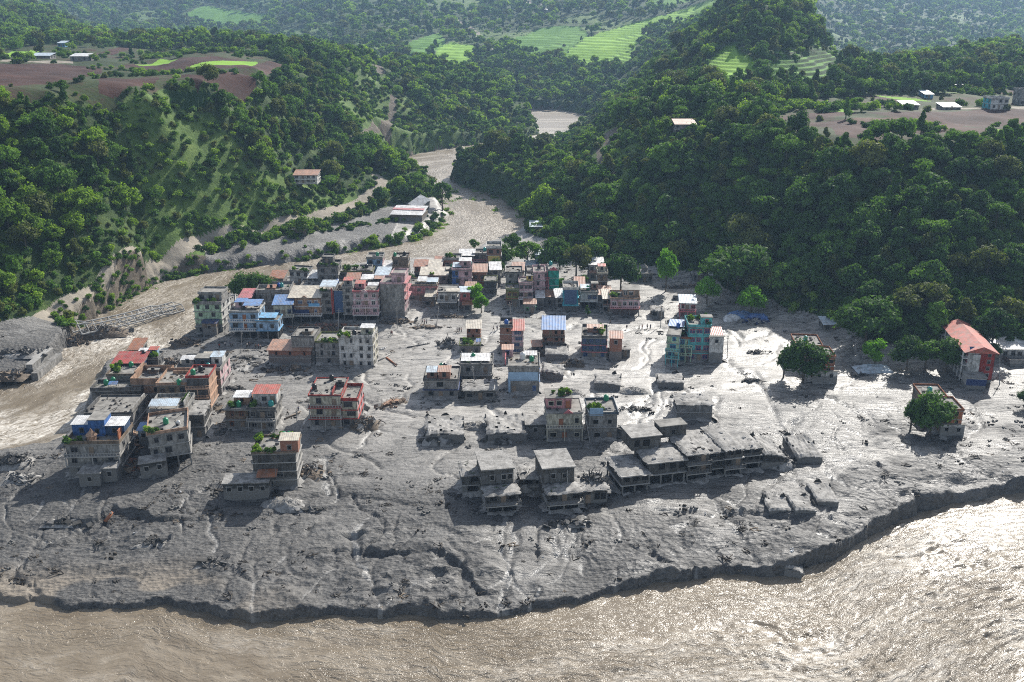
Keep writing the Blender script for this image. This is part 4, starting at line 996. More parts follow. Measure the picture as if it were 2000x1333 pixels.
    if roof in ('flat', 'terrace') and parh > 0:
        ring(-ov+.02, Wd+ov-.02, -ov+.02, D+ov-.02, zt, parh, .16).build('parapet', wallm(pc, 0), root)
        rt = zt
    elif roof == 'mud':
        g_ = MB(); r_ = random.Random(int(u)); 
        n = 13; m = 13; V = []
        for j in range(m):
            for i in range(n):
                ed = i in (0, n-1) or j in (0, m-1); e = -.28*r_.random() if ed else .10+.34*r_.random(); q_ = .38 if ed else .1
                V.append((-ov+(Wd+2*ov)*i/(n-1)+r_.uniform(-q_, q_)+(-.12 if i == 0 else .12 if i == n-1 else 0), -ov+(D+2*ov)*j/(m-1)+r_.uniform(-q_, q_)+(-.12 if j == 0 else 0), zt+e))
        g_.add(V, [(j*n+i, j*n+i+1, (j+1)*n+i+1, (j+1)*n+i) for j in range(m-1) for i in range(n-1)]).build('mud_crust', MUDROOF, root, True); rt = zt+.3
    elif roof.startswith('tin:'):
        c = roof[4:]; MB().sheet(-.5, Wd+.5, -.8, D+.4, zt+.1, zt+.25+D*.14, n=int(Wd/.45), wave=.035).build('tin_roof', tinm(c), root)
        MB().add([(0,D-.2,zt),(Wd,D-.2,zt),(Wd,D,zt),(0,D,zt),(0,D-.2,zt+D*.13),(Wd,D-.2,zt+D*.13),(Wd,D,zt+D*.13),(0,D,zt+D*.13)], [(0,3,2,1),(4,5,6,7),(0,1,5,4),(1,2,6,5),(2,3,7,6),(3,0,4,7)]).build('gable_wall', wm, root)
        rt = zt+.3
    elif roof.startswith('gable:'):
        c = roof[6:]; hh = D*.22
        MB().sheet(-.6, Wd+.6, -.7, D/2, zt-.05, zt+hh, n=int(Wd/.45), wave=.035).sheet(-.6, Wd+.6, D/2, D+.7, zt+hh, zt-.05, n=int(Wd/.45), wave=.035).build('gable_roof', tinm(c), root)
        MB().add([(0,0,zt),(0,D,zt),(0,D/2,zt+hh-.1),(Wd,0,zt),(Wd,D,zt),(Wd,D/2,zt+hh-.1)], [(0,2,1),(3,4,5),(0,3,5,2),(1,2,5,4)]).build('gable_wall', wm, root)
    if stub:
        sm = MB().box(-.14, .14, -.14, .14, 0, 1.0).mesh('column_stub', trim('lgrey'))
        for i in range(4):
            put('column_stub', sm, root, (.15+(Wd-.3)*i/3, .15, zt)); put('column_stub', sm, root, (.15+(Wd-.3)*i/3, D-.15, zt))
    # roof furniture
    ca, sa = math.cos(a), math.sin(a)
    def wp(x, y, z): return (root.matrix_basis @ Vector((x, y, z)))
    short = LAST.get('short', label)
    for e in extra:
        k = e[0]; x, y = e[1]*Wd, e[2]*D
        if k == 'room':
            w2, d2, h2, c, rc = e[3], e[4], e[5], e[6], e[7]
            rm = MB().box(x, x+w2, y, y+d2, zt, zt+h2).build('roof_room', wallm(c, 0), root)
            if rc in COL: MB().sheet(x-.3, x+w2+.3, y-.4, y+d2+.3, zt+h2+.1, zt+h2+.45, n=max(3, int(w2/.4)), wave=.03).build('tin_sheet', tinm(rc), rm)
            else: MB().box(x-.2, x+w2+.2, y-.2, y+d2+.2, zt+h2, zt+h2+.18).build('slab', ROOFM, rm)
            f, p2 = win_mesh(.9, 1.1, wc, 'h'); wo = put('window', f, rm, (x+w2*.5, y, zt+.8)); put('pane', p2, wo)
        elif k == 'sheet':
            w2, d2, h2, c = e[3:7]; MB().sheet(x, x+w2, y, y+d2, zt+h2, zt+h2+.5, n=max(3, int(w2/.45)), wave=.03).build('canopy_sheet', tinm(c), root)
            pp = MB()
            for (qx, qy) in ((x+.1, y+.1), (x+w2-.1, y+.1), (x+.1, y+d2-.1), (x+w2-.1, y+d2-.1)): put('canopy_post', MC.setdefault(('post', round(h2, 1)), MB().bar((0, 0, 0), (0, 0, h2-.05), .06, 6).mesh('canopy_post', trim('dgrey'))), root, (qx, qy, zt))
        elif k == 'tank': tank(wp(x, y, zt), e[3], e[4], e[5] if len(e) > 5 else 1)
        elif k == 'plants': roof_plants(wp, x, y, zt, e[3]*Wd, e[4]*D, e[5], e[6])
        elif k == 'dome': MB().lathe([(1.2, zt), (1.2, zt+1.5), (1.45, zt+1.55), (1.0, zt+2.1), (.4, zt+2.7), (.1, zt+3.3)], 10, x, y).build('shrine_dome', wallm(e[3], 0), root)
        elif k == 'panel':
            w2, h2, c, z2 = e[2:6]; MB().box(x, x+w2, -.34, -.28, z2*fh, z2*fh+h2).build('wall_panel', M('panel '+c, COL[c], .5, .15), root)
        elif k == 'wallseg': MB().box(x, x+e[3], y, y+e[4], zt, zt+e[5]).build('roof_wall', wallm(e[6], 0), root)
        elif k == 'pedi':
            hw = e[3]; MB().add([(x-hw,-ov-.3,zt),(x+hw,-ov-.3,zt),(x,-ov-.3,zt+hw*.8),(x-hw,-ov,zt),(x+hw,-ov,zt),(x,-ov,zt+hw*.8)], [(0,1,2),(5,4,3),(0,3,4,1),(1,4,5,2),(2,5,3,0)]).build('pediment', wallm(e[4], 0), root)
        elif k == 'annex':      # lower block beside or before the house, metres: x0 x1 y0 y1 h colour roof
            x0, x1, y0, y1, h2, c, rc = e[1:8]
            an = MB().box(x0, x1, y0, y1, zb, h2).build('annex_wall', wallm(c, mud), root)
            if rc in COL: MB().sheet(x0-.4, x1+.4, y0-.5, y1+.3, h2+.08, h2+.6, n=int((x1-x0)/.45)+1, wave=.03).build('tin_sheet', tinm(rc), an)
            else: MB().box(x0-.3, x1+.3, y0-.3, y1+.3, h2+.002, h2+.22).build('slab', MUDROOF if rc == 'mud' else ROOFM, an)
            nw = max(1, int((x1-x0)/2.6))
            for q in range(nw):
                f, p2 = win_mesh(1.0, 1.1, 'lgrey', 'h'); wo = put('window', f, an, (x0+(x1-x0)*(q+.5)/nw, y0, max(.5, h2-2.0))); put('pane', p2, wo)
    if Wd > 4 and not roof.startswith(('tin', 'gable')):
        r_ = random.Random(int(u*3+v)); q = MB()
        for _ in range(int(Wd*D/5)):
            x, y = r_.uniform(.4, Wd-.4), r_.uniform(.4, D-.4); an = r_.random()*3.1
            if r_.random() < .5: l = r_.uniform(.5, 1.4); q.bar((x-math.cos(an)*l, y-math.sin(an)*l, zt+.12), (x+math.cos(an)*l, y+math.sin(an)*l, zt+.15+r_.random()*.4), r_.uniform(.04, .09))
            else: s1, s2, s3 = r_.uniform(.15, .5), r_.uniform(.15, .4), r_.uniform(.1, .5); q.box(x-s1, x+s1, y-s2, y+s2, zt+.05, zt+.05+s3)
        o = q.build('roof_clutter', M('clutter %d' % (int(u) % 4), ((.05,.045,.04), (.12,.09,.06), (.2,.2,.2), (.08,.1,.06))[int(u) % 4], .9, .4, 3), root); o['kind'] = 'stuff'
    LAST['wp'] = wp; LAST['dims'] = (Wd, D, Ht, zt); LAST['root'] = root
    return root
def ring(x0, x1, y0, y1, z, h, t):
    return MB().box(x0, x1, y0, y0+t, z, z+h).box(x0, x1, y1-t, y1, z, z+h).box(x0, x0+t, y0+t, y1-t, z, z+h).box(x1-t, x1, y0+t, y1-t, z, z+h)
TANKN = {}
def tank(loc, c, where, s=1):
    k = 'tank'+c
    cc = dict(green=(.015,.22,.10), black=(.015,.015,.017), blue=(.03,.12,.40), teal=(.02,.27,.25), white=(.6,.6,.58))[c]
    if k not in MC:
        pr = [(.62, 0), (.66, .05)]
        for i in range(4): z = .12+.32*i; pr += [(.66, z), (.70, z+.06), (.70, z+.16), (.66, z+.22)]
        pr += [(.62, 1.42), (.40, 1.60), (.26, 1.66)]
        MC[k] = (MB().lathe(pr, 14).mesh('barrel', M('tank '+c, cc, .4, .1, spec=.5), True), MB().lathe([(.24, 1.66), (.24, 1.76), (.05, 1.80)], 12).mesh('lid', M('tank lid '+c, tuple(x*.8 for x in cc), .45, .1)))
    nm = c if c != 'teal' else 'sea green'
    e = thing('water_tank', where, 'water tank', loc, random.random()*3, 'rooftop water tanks'); e.scale = (s, s, s)
    put('barrel', MC[k][0], e); put('lid', MC[k][1], e); return e
PLANTM = [crown_mesh('foliage', 200+i, 1.5, .9, 150, 4, .20, 'bush', m) for i, m in enumerate((LEAF[1], LEAF[2], LEAF[0]))]
POTM = MB().lathe([(.22, 0), (.32, .35), (.34, .36)], 8).mesh('pot', trim('rust'))
def roof_plants(wp, x, y, z, w_, d_, n, where):
    for i in range(n):
        s = random.uniform(.8, 1.5); e = thing('potted_plant', where, 'potted plant', wp(x+w_*random.random(), y+d_*random.random(), z), random.random()*6, where.replace('bushy potted plant', 'potted plants'))
        e.scale = (s, s, s); put('foliage', PLANTM[(i+int(x*3)) % 3], e, (0, 0, -.1)); put('pot', POTM, e)
def rough_patch(n, m, w_, d_, f):
    return [(w_*(i/(n-1)-.5), d_*(j/(m-1)-.5)) + (f(i/(n-1), j/(m-1)),) for j in range(m) for i in range(n)], [(j*n+i, j*n+i+1, (j+1)*n+i+1, (j+1)*n+i) for j in range(m-1) for i in range(n-1)]
def rubble(label, u, v, w_, d_, h_, n, cols=('brown', 'grey', 'brick2'), long=.35, name='rubble_pile', cat='rubble', rz=0, base=None, beams=.35):
    """heap of broken boards, slab pieces and beams on a mound of dirt"""
    g = hit(u, v) if base is None else Vector(at_z(u, v, base)); r_ = random.Random(int(u*7+v)); e = thing(name, label, cat, g, rz)
    k = 11; V, Fc = rough_patch(k, k, w_, d_, lambda a, b: -.3 + h_*.75*max(0, math.sin(math.pi*a)*math.sin(math.pi*b))**.7*(.6+.6*r_.random()) if 0 < a < 1 and 0 < b < 1 else -.5)
    MB().add(V, Fc).build('dirt_mound', MUDROOF if 'brown' not in cols else M('debris dirt', (.13,.105,.08), .95, .5, 2), e, True)
    for c in cols:
        b = MB()
        for i in range(n//len(cols)):
            a, q = r_.gauss(0, .24), r_.gauss(0, .24); x, y = a*w_, q*d_; z = h_*.7*math.exp(-(a*a+q*q)*6)+r_.uniform(-.1, .25)
            an = r_.random()*3.14; tl = r_.gauss(0, long)
            if r_.random() < beams:
                l = r_.uniform(.8, 2.4); dv = Vector((math.cos(an)*l, math.sin(an)*l, tl*l)); b.bar(Vector((x, y, z))-dv*.5, Vector((x, y, z))+dv*.5, r_.uniform(.05, .13))
            else:
                sx, sy, sz = r_.uniform(.3, 1.1), r_.uniform(.25, .8), r_.uniform(.06, .25); m_ = Matrix.Translation((x, y, z)) @ Matrix.Rotation(an, 4, 'Z') @ Matrix.Rotation(tl, 4, 'X') @ Matrix.Rotation(r_.gauss(0, long), 4, 'Y')
                P = [m_ @ Vector(q_) for q_ in ((-sx,-sy,-sz),(sx,-sy*.8,-sz),(sx*.9,sy,-sz),(-sx,sy*.7,-sz),(-sx,-sy,sz),(sx*.9,-sy*.8,sz),(sx,sy,sz),(-sx*.8,sy,sz))]; b.hexa(P)
        b.build('debris', M('debris '+c, tuple(x*.85 for x in COL[c]), .9, .45, 2), e)
    return e
def slab_ruin(label, u, v, wpx, D, hm, ang, jag=1.0, tilt=(0, 0), holes=3, wall=True, name='ruined_house', cat='ruin'):
    """roofless or half buried house: torn slab on low walls with standing fragments"""
    g = hit(u, v); s = F*dz_(v)/(CAM_H-g.z); W_ = wpx/s; r_ = random.Random(int(u+v)); e = thing(name, label, cat, g); e.rotation_euler = (R(tilt[0]), R(tilt[1]), R(ang))
    if wall: MB().box(.15, W_-.15, .15, D-.15, -1, hm-.25).build('wall', wallm('mudd', 3), e)
    n, m = 15, 13; V = []
    for j in range(m):
        for i in range(n):
            a, b = i/(n-1), j/(m-1); ed = i in (0, n-1) or j in (0, m-1)
            V.append((W_*a+(r_.uniform(-.3, .3)*jag if ed else 0), D*b+(r_.uniform(-.3, .3)*jag if ed else 0), hm+(.15+.3*r_.random()*jag if not ed else 0)+.25*math.sin(a*4+b*3)*jag))
    bot = [(x, y, z-.3) for x, y, z in V[:]]; Fc = []
    sk = {(r_.randrange(1, n-2), r_.randrange(1, m-2)) for _ in range(holes)}
    for j in range(m-1):
        for i in range(n-1):
            if (i, j) in sk: continue
            Fc.append((j*n+i, j*n+i+1, (j+1)*n+i+1, (j+1)*n+i))
    N0 = len(V); per = [i for i in range(n)] + [j*n+n-1 for j in range(1, m)] + [(m-1)*n+i for i in range(n-2, -1, -1)] + [j*n for j in range(m-2, 0, -1)]
    Fc += [(per[k], N0+per[k], N0+per[(k+1) % len(per)], per[(k+1) % len(per)]) for k in range(len(per))]
    MB().add(V+bot, Fc).build('broken_slab', MUDROOF, e, False)
    for k in range(int(5*jag)):
        a = r_.random(); side = r_.choice((0, 1, 2)); x, y = (a*W_, D-.1) if side == 0 else (0.1, a*D) if side == 1 else (W_-.1, D*(.4+.6*a)); l = r_.uniform(.5, 1.4); hh = r_.uniform(.5, 1.3)
        if side == 0: MB().add([(x-l,y,hm),(x+l,y,hm),(x+l*.2,y,hm+hh),(x-l*.6,y,hm+hh*.6),(x-l,y+.25,hm),(x+l,y+.25,hm),(x+l*.2,y+.25,hm+hh),(x-l*.6,y+.25,hm+hh*.6)], [(0,1,2,3),(4,7,6,5),(0,3,7,4),(1,5,6,2),(2,6,7,3)]).build('wall_fragment', wallm('mudd', 0), e)
        else: MB().add([(x,y-l,hm-1),(x,y+l,hm-1),(x,y+l*.2,hm+hh),(x,y-l*.6,hm+hh*.6),(x+.25,y-l,hm-1),(x+.25,y+l,hm-1),(x+.25,y+l*.2,hm+hh),(x+.25,y-l*.6,hm+hh*.6)], [(0,3,2,1),(4,5,6,7),(0,4,7,3),(1,2,6,5),(2,3,7,6)]).build('wall_fragment', wallm('mudd', 0), e)
    return e
# ---------------------------------------------------------------- the town, one building at a time
G, Wt, B = 'green', 'white', 'black'
h = house
# front left cluster beside the river
h('grey five level house with blue rooftop rooms nearest the lower left bank', 137,932,104,3,11,62,3, 'lgrey', 'grey', win=[2,3,3], open0=False, roof='flat', parh=.9, par='brown', bal=(2,),
  extra=(('room',.0,.50,4.6,4.5,3.0,'blue','tinw'),('room',.34,.42,4.0,5.4,4.4,'blue','slab'),('room',.62,.45,5.0,4.8,2.7,'dblue','tinw'),('dome',.45,.18,'peach'),('wallseg',.93,.2,.3,8,2.4,'orange'),
  ('plants',.02,.04,.25,.12,4,'bushy potted plant beside the domed shrine of the blue topped house'),('tank',.46,.58,'teal','sea green water tank high on the blue rooftop room'),('annex',4.5,9.6,-6,-.4,3.6,'mudc','mud'),('annex',9.7,13.2,-4.6,-.4,4.2,'mudd','mud')))
h('long flat grey terrace roof between the blue topped house and the black parapet', 172,850,92,2,13,40,2, 'grey', win=3, par='dgrey', parh=.5, extra=(('wallseg',.0,.1,.35,9,1.1,'dgrey'),('wallseg',.96,.0,.4,12,1.3,'lgrey')))
h('dark parapet roof with a blue lean-to sheet on the river edge', 183,800,96,2,6.5,36,2, 'dgrey', win=3, parh=1.0, par='dgrey', extra=(('sheet',.3,.3,2.6,1.6,1.1,'tinb'),('tank',.20,.7,G,'green water tank on the black parapet above the river'),('tank',.30,1.0,G,'second green water tank beside the black parapet')))
h('grey terrace full of climbing plants with a pale sloping wall', 214,775,58,2,9,40,2, 'grey', win=2, parh=.7, par='brown', extra=(('plants',.02,.25,.25,.7,9,'bushy potted plant on the plant covered terrace by the river'),('tank',.55,.85,G,'green water tank behind the plants of the river terrace'),('wallseg',.93,.0,.5,8.5,1.3,'peach')))
h('roofless courtyard with tall pinkish walls and rubble inside', 262,790,58,0,11,38,2, 'peach', 'brown', win=2, parh=2.0, par='peach', roof='flat', extra=(('room',.2,.82,3.2,1.6,1.2,'brown','slab'),))
h('small house with a dark red tin roof and red box at river edge', 227,752,56,2,7,42,2, 'navy', win=3, roof='tin:red', extra=(('tank',.85,.9,B,'black water tank behind the dark red tin roof'),))
h('low roof with white and orange huts behind the red tin roof', 268,738,44,2,6,36,2, 'dgrey', win=2, parh=.5, extra=(('room',.1,.4,2.2,2,1.6,'white','tinw'),('room',.55,.45,2.4,2,2.0,'lblue','tinr'),('plants',.1,.05,.8,.2,5,'bushy potted plant in front of the orange roofed hut'),('tank',.45,.55,B,'black water tank between the white and orange huts')))
h('pink terraced house with low inner parapet left of the arched tower', 313,812,60,3,12,58,3, 'brown', 'brick2', win=3, par='peach', parh=.8, extra=(('wallseg',.25,.78,4.5,.2,.9,'peach'),('tank',.72,.02,G,'green water tank on the front edge of the pink terrace')))
h('tower of arched open staircases with a red roof edge', 372,812,42,3,9,72,4, 'dgrey', 'peach', win=0, sw=0, roof='flat', par='red', parh=.7, slab='peach', bal=(1,2,3), balc='peach', ov=.3, extra=(('tank',.2,.3,G,'green water tank on the red edged tower'),('tank',.45,.6,B,'black water tank on the red edged tower')))
h('grey white L shaped house with a long sloping parapet', 348,775,86,2,13,50,3, 'brown', 'lpink', win=4, par='lgrey', parh=.8, extra=(('room',.40,.25,4.2,4,2.6,'slate','slab'),('room',.75,.3,3.3,4,2.8,'white','tinl'),('room',.05,.35,3.8,2.6,1.8,'lgrey','tinw'),('sheet',.45,.62,4,3,1.6,'tint'),('tank',.7,.85,G,'green water tank at the far corner of the L shaped house'),('tank',.72,.12,'teal','sea green water tank at the front of the L shaped house')))
h('dark terrace with a pale blue grey tin roof in front', 296,868,72,4,11,62,3, 'dgrey', 'grey', win=3, par='lgrey', parh=.8, extra=(('sheet',.02,.0,7.5,4.2,1.5,'tinl'),('wallseg',.9,.25,.3,7,1.6,'lgrey'),('plants',.75,.5,.15,.3,4,'bushy potted plant on the dark terrace with pale blue tin roof'),('annex',-2.8,-.3,-1,3,4.5,'lblue','tinb')))
h('plain grey house with a bare pale concrete roof', 352,858,50,6,10,46,2, 'mudc', 'mudd', win=2, roof='mud', open0=False)
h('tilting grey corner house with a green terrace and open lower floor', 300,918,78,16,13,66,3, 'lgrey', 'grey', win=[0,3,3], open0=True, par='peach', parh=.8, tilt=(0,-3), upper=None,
  extra=(('plants',.0,.02,.3,.15,8,'bushy potted plant on the front corner of the tilting grey house'),('tank',.45,.45,G,'green water tank on the tilting grey corner house'),('tank',.78,.3,'white','white water tank on the tilting grey corner house',.7),('annex',-2.6,3.5,-4.5,-.3,4.0,'mudd','mud')))
h('two storey brown house with a white tin hut on its roof', 443,838,44,0,9,38,2, 'brown', 'brick2', win=2, wc='rust', roof='flat', par='grey', parh=.3, slab='grey', ov=.6, extra=(('room',.28,.35,4.4,4,2.2,'peach','tinw'),('tank',.55,.2,G,'green water tank before the white tin hut'),('plants',.1,.1,.4,.2,4,'bushy potted plant on the brown house roof')))
h('dark fronted house with a bright red tin penthouse roof', 489,840,50,0,9,40,2, 'dgrey', 'lgrey', win=3, wc='grey', roof='flat', par='dgrey', parh=.7, bal=(1,), ov=.5, upper=(.08,.98,.42,.98,3.0,'white','tinr',3), extra=(('tank',.80,.25,'teal','sea green water tank in front of the red penthouse roof'),('plants',.0,.05,.15,.3,3,'bushy potted plant beside the red penthouse')))
h('cream and maroon house with stacked red eaves', 608,836,60,0,13,62,3, 'cream', 'cream', win=[2,2,2], par='red', parh=.35, slab='red', bal=(1,2), ov=.35, open0=False, extra=(('wallseg',.72,.0,.3,8,1.0,'red'),('tank',.08,.35,B,'black water tank at the left edge of the maroon trimmed house'),('tank',.5,.9,B,'black water tank at the back of the maroon trimmed house'),('room',.75,.5,2.2,2.6,1.5,'dgrey','slab')))
h('cream wing with red parapet beside the stacked red eaves', 670,834,30,0,11,50,3, 'cream', 'lpink', win=[2,1,1], par='red', parh=.9, slab='red', pane='g', ww=2.2)
h('brick and concrete tower house with a lush roof garden', 498,955,84,4,10,66,4, 'mudc', 'grey', win=[1,1,0,0], sw=1, par='brown', parh=.5, roof='flat', wc='lgrey', extra=(('room',.66,.02,4.2,3.5,3.2,'brick','tint'),
  ('plants',.0,.0,.5,.08,8,'bushy potted plant on the front edge of the roof garden'),('plants',.0,.1,.06,.85,8,'bushy potted plant on the left edge of the roof garden'),('plants',.1,.85,.8,.1,8,'bushy potted plant at the back of the roof garden'),('tank',.62,.9,G,'left green tank at the back of the roof garden'),('tank',.74,.9,G,'right green tank at the back of the roof garden'),
  ('annex',-6.2,4.2,-5.5,-.5,4.2,'mudd','mud'),('sheet',.12,-.42,4.8,3.6,-4.2,'rust')))
# middle left
h('white house with plant fringed roof standing at the water edge', 384,652,52,-2,11,58,4, 'lgreen', 'white', win=[2,2,2,3], par='grey', parh=.9, upper=(.1,.95,.3,.95,2.6,'lgrey','flat',3), ov=.35, extra=(('plants',.0,.0,1,.12,10,'bushy potted plant along the roof edge of the waterside white house'),('annex',3.5,8.5,-3.5,-.4,5.0,'brown','navy')))
h('narrow pink grey house leaning behind the waterside white house', 432,628,30,14,10,34,3, 'lpink', 'lgrey', win=2, par='white', parh=.4, bal=(1,2))
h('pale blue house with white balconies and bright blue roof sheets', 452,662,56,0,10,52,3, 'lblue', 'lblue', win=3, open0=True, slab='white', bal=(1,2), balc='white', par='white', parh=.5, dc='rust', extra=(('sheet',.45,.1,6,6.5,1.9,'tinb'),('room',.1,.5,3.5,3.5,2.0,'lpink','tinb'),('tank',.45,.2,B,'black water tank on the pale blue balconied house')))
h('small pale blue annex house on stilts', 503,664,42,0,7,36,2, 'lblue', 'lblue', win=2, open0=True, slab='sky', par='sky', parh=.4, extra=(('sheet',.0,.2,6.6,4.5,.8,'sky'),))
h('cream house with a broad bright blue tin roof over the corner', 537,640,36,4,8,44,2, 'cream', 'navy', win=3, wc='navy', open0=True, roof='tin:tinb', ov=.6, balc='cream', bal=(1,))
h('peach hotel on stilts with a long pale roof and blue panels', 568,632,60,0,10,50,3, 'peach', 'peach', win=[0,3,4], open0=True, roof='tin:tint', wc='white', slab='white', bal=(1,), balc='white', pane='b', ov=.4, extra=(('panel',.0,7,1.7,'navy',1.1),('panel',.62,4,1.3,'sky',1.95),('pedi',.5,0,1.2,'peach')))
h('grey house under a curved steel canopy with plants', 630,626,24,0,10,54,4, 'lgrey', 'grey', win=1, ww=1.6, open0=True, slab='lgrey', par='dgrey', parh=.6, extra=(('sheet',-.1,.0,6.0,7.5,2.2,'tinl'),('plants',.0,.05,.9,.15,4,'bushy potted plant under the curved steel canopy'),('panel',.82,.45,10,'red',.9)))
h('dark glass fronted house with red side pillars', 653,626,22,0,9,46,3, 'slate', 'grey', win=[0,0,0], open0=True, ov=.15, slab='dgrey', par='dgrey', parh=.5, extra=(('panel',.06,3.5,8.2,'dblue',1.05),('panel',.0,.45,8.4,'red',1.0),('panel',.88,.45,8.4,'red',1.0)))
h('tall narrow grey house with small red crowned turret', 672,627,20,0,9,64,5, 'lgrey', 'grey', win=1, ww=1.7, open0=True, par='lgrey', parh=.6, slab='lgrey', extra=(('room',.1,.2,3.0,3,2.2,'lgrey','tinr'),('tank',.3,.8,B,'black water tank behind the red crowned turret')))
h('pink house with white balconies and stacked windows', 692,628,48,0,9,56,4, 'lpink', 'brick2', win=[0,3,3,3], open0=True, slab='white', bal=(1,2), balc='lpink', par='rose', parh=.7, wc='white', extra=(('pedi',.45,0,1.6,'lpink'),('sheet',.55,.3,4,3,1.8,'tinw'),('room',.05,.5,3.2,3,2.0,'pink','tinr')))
h('tall blank grey wall house with tiered pink eaves', 745,622,46,-4,10,66,5, 'lgrey', 'lpink', win=0, rwin=2, slab='grey', par='lpink', parh=.7, ov=.08, upper=(.45,1.0,.2,.9,3.0,'lpink','flat',1), extra=(('sheet',.95,-.02,1.8,9.5,.4,'rose'),('sheet',.95,-.02,1.8,9.5,-2.6,'rose'),('sheet',.95,-.02,1.8,9.5,-5.6,'rose'),('tank',.6,.95,B,'black water tank above the tiered pink eaves')))
h('long low brick shed with a rusted orange roof', 526,712,82,-3,7,28,2, 'brick', 'brick', win=[0,3], sw=1, wc='brick2', pane='h', ww=.6, roof='tin:tinrust', ov=.1, mud=3.4)
h('weathered grey windowless gable wall house behind the brick shed', 572,708,44,-2,10,48,3, 'lgrey', 'grey', win=[0,0,0], sw=0, par='dgrey', parh=.5, ov=.05, extra=(('room',.4,.3,3,3,1.0,'brown','slab'),))
h('weathered grey house with green stained parapet left of the white block', 618,712,46,-2,10,42,3, 'lgrey', 'grey', win=[1,2,2], ww=.7, par='olive', parh=.6, ov=.12, extra=(('plants',.1,.0,.9,.1,6,'bushy potted plant on the green stained parapet'),))
h('tall white block with small scattered windows and roof garden', 664,717,66,-3,9,57,4, 'white', 'cream', win=4, sw=2, ww=.8, par='white', parh=.8, slab='white', ov=.04, mud=1.2, wc='grey', extra=(('room',.62,.3,4,3,2.4,'cream','tinw'),('plants',.0,.0,.3,.4,7,'bushy potted plant on the roof of the tall white block'),('plants',.85,.2,.1,.6,4,'bushy potted plant at the right roof edge of the tall white block'),('tank',.42,.3,B,'black water tank on the tall white block')))
h('leaning light blue house by the river behind the big dark trees', 566,566,36,-4,8,36,3, 'white', 'lblue', win=3, par='grey', parh=.6, tilt=(0,3), bal=(1,), extra=(('plants',.0,.0,1,.2,6,'bushy potted plant on the leaning light blue house'),))
h('brown brick shed beside the river trees', 528,562,26,0,8,18,1, 'brown', 'brick2', win=1, roof='tin:rust')
h('grey courtyard house with roof tanks and laundry clutter', 503,606,64,4,12,34,2, 'grey', 'grey', win=3, par='grey', parh=1.0, extra=(('wallseg',.0,.6,9,.2,1.2,'lgrey'),('tank',.62,.6,'blue','blue water tank on the grey courtyard house'),('tank',.70,.6,'teal','sea green water tank on the grey courtyard house'),('room',.3,.3,3,3,.7,'brick2','rust')))
h('low red walled shed under the grey parapet house', 588,580,38,0,7,20,1, 'rose', 'rose', win=2, par='grey', parh=.4)
h('dark grey house with plants on stepped parapets', 622,566,40,0,9,44,3, 'grey', 'grey', win=2, par='dgrey', parh=.8, upper=(.2,.7,.4,.95,2.6,'dgrey','flat',1), extra=(('plants',.0,.0,1,.15,7,'bushy potted plant on the stepped dark parapets'),))
h('low green stained terrace house at the river side', 664,560,64,0,9,28,2, 'grey', 'grey', win=4, par='olive', parh=.5, extra=(('plants',.1,.3,.6,.5,8,'bushy potted plant on the green stained terrace'),))
h('blue trimmed grey house with green tank above the river', 718,546,30,0,8,40,3, 'lblue', 'lpink', win=2, par='lgrey', parh=.8, extra=(('tank',.6,.6,G,'green water tank on the blue trimmed house'),('annex',-4.5,-.4,1,6,4.5,'rose','slab')))
h('small pale blue tin roofed house between two taller ones', 742,546,26,0,6,24,2, 'lblue', 'white', win=2, roof='tin:tinw')
h('brown three storey house with arched centre at the river bend', 768,548,30,0,8,42,3, 'brown', 'lgrey', win=2, bal=(1,2), balc='brown', par='brown', parh=.7, slab='brown', extra=(('tank',.1,.5,G,'green water tank on the brown three storey house'),('tank',.7,.7,B,'black water tank on the brown three storey house')))
h('low tin roofed block with white and rusty sheets behind the pink house', 702,582,58,0,9,28,2, 'lpink', 'lpink', win=2, roof='flat', parh=.3, extra=(('sheet',.05,.1,5,6,1.4,'tinw'),('sheet',.5,.1,6,6,1.5,'tinrust')))
# centre back
h('red brick shed by the riverside bush', 810,545,24,0,7,24,2, 'brick', 'brick', win=2, roof='tin:rust')
h('brick shed with a rusty roof next to the green riverside tree', 850,540,44,0,7,26,2, 'rose', 'brick', win=3, roof='tin:rust')
h('house with a long corrugated beige and rust striped roof', 822,566,52,0,8,28,2, 'grey', 'grey', win=3, roof='tin:tint', extra=(('plants',.3,-.1,.3,.1,2,'bushy potted plant under the striped roof'),))
h('wide pink two unit house with barred windows', 800,590,54,0,10,32,2, 'pink', 'rose', win=4, doors=(1,), wc='lgrey', par='brown', parh=.4, slab='brown', extra=(('sheet',.28,.2,3.6,5,1.2,'tinw'),('sheet',.6,.15,4.6,5,.9,'tinl')))
h('white walled pavilion house with a flat grey roof on thin pillars', 856,606,36,0,10,34,2, 'white', 'grey', win=[2,3], open0='white', slab='white', par='grey', parh=.3, bal=(1,), extra=(('sheet',.45,-.15,5.2,3,.8,'tint'),('annex',8,12,2,8,6.5,'rose','tinl')))
h('pink house with a bright blue side wall', 884,572,38,0,10,44,3, 'lpink', 'blue', win=2, cols=[(.32,'blue'),(1,'lpink')], par='lpink', parh=.7, extra=(('room',.35,.4,4.6,4,2.6,'lpink','tinw'),('sheet',.0,.2,3.5,6,.6,'tinl'),('tank',.9,.8,'teal','sea green water tank above the bright blue wall')))
h('brick house with an orange tin roof beside the bright green tree', 924,566,26,0,8,34,2, 'brick', 'brown', win=2, roof='tin:tinrust')
h('dark shed with a mossy flat roof at the foot of the right bank', 946,578,24,0,8,28,2, 'dgrey', 'dgrey', win=1, par='olive', parh=.3)
h('white roofed grey house at the left of the tall back row', 898,534,28,0,7,34,3, 'lgrey', 'lgrey', win=2, roof='tin:tinw', open0=False)
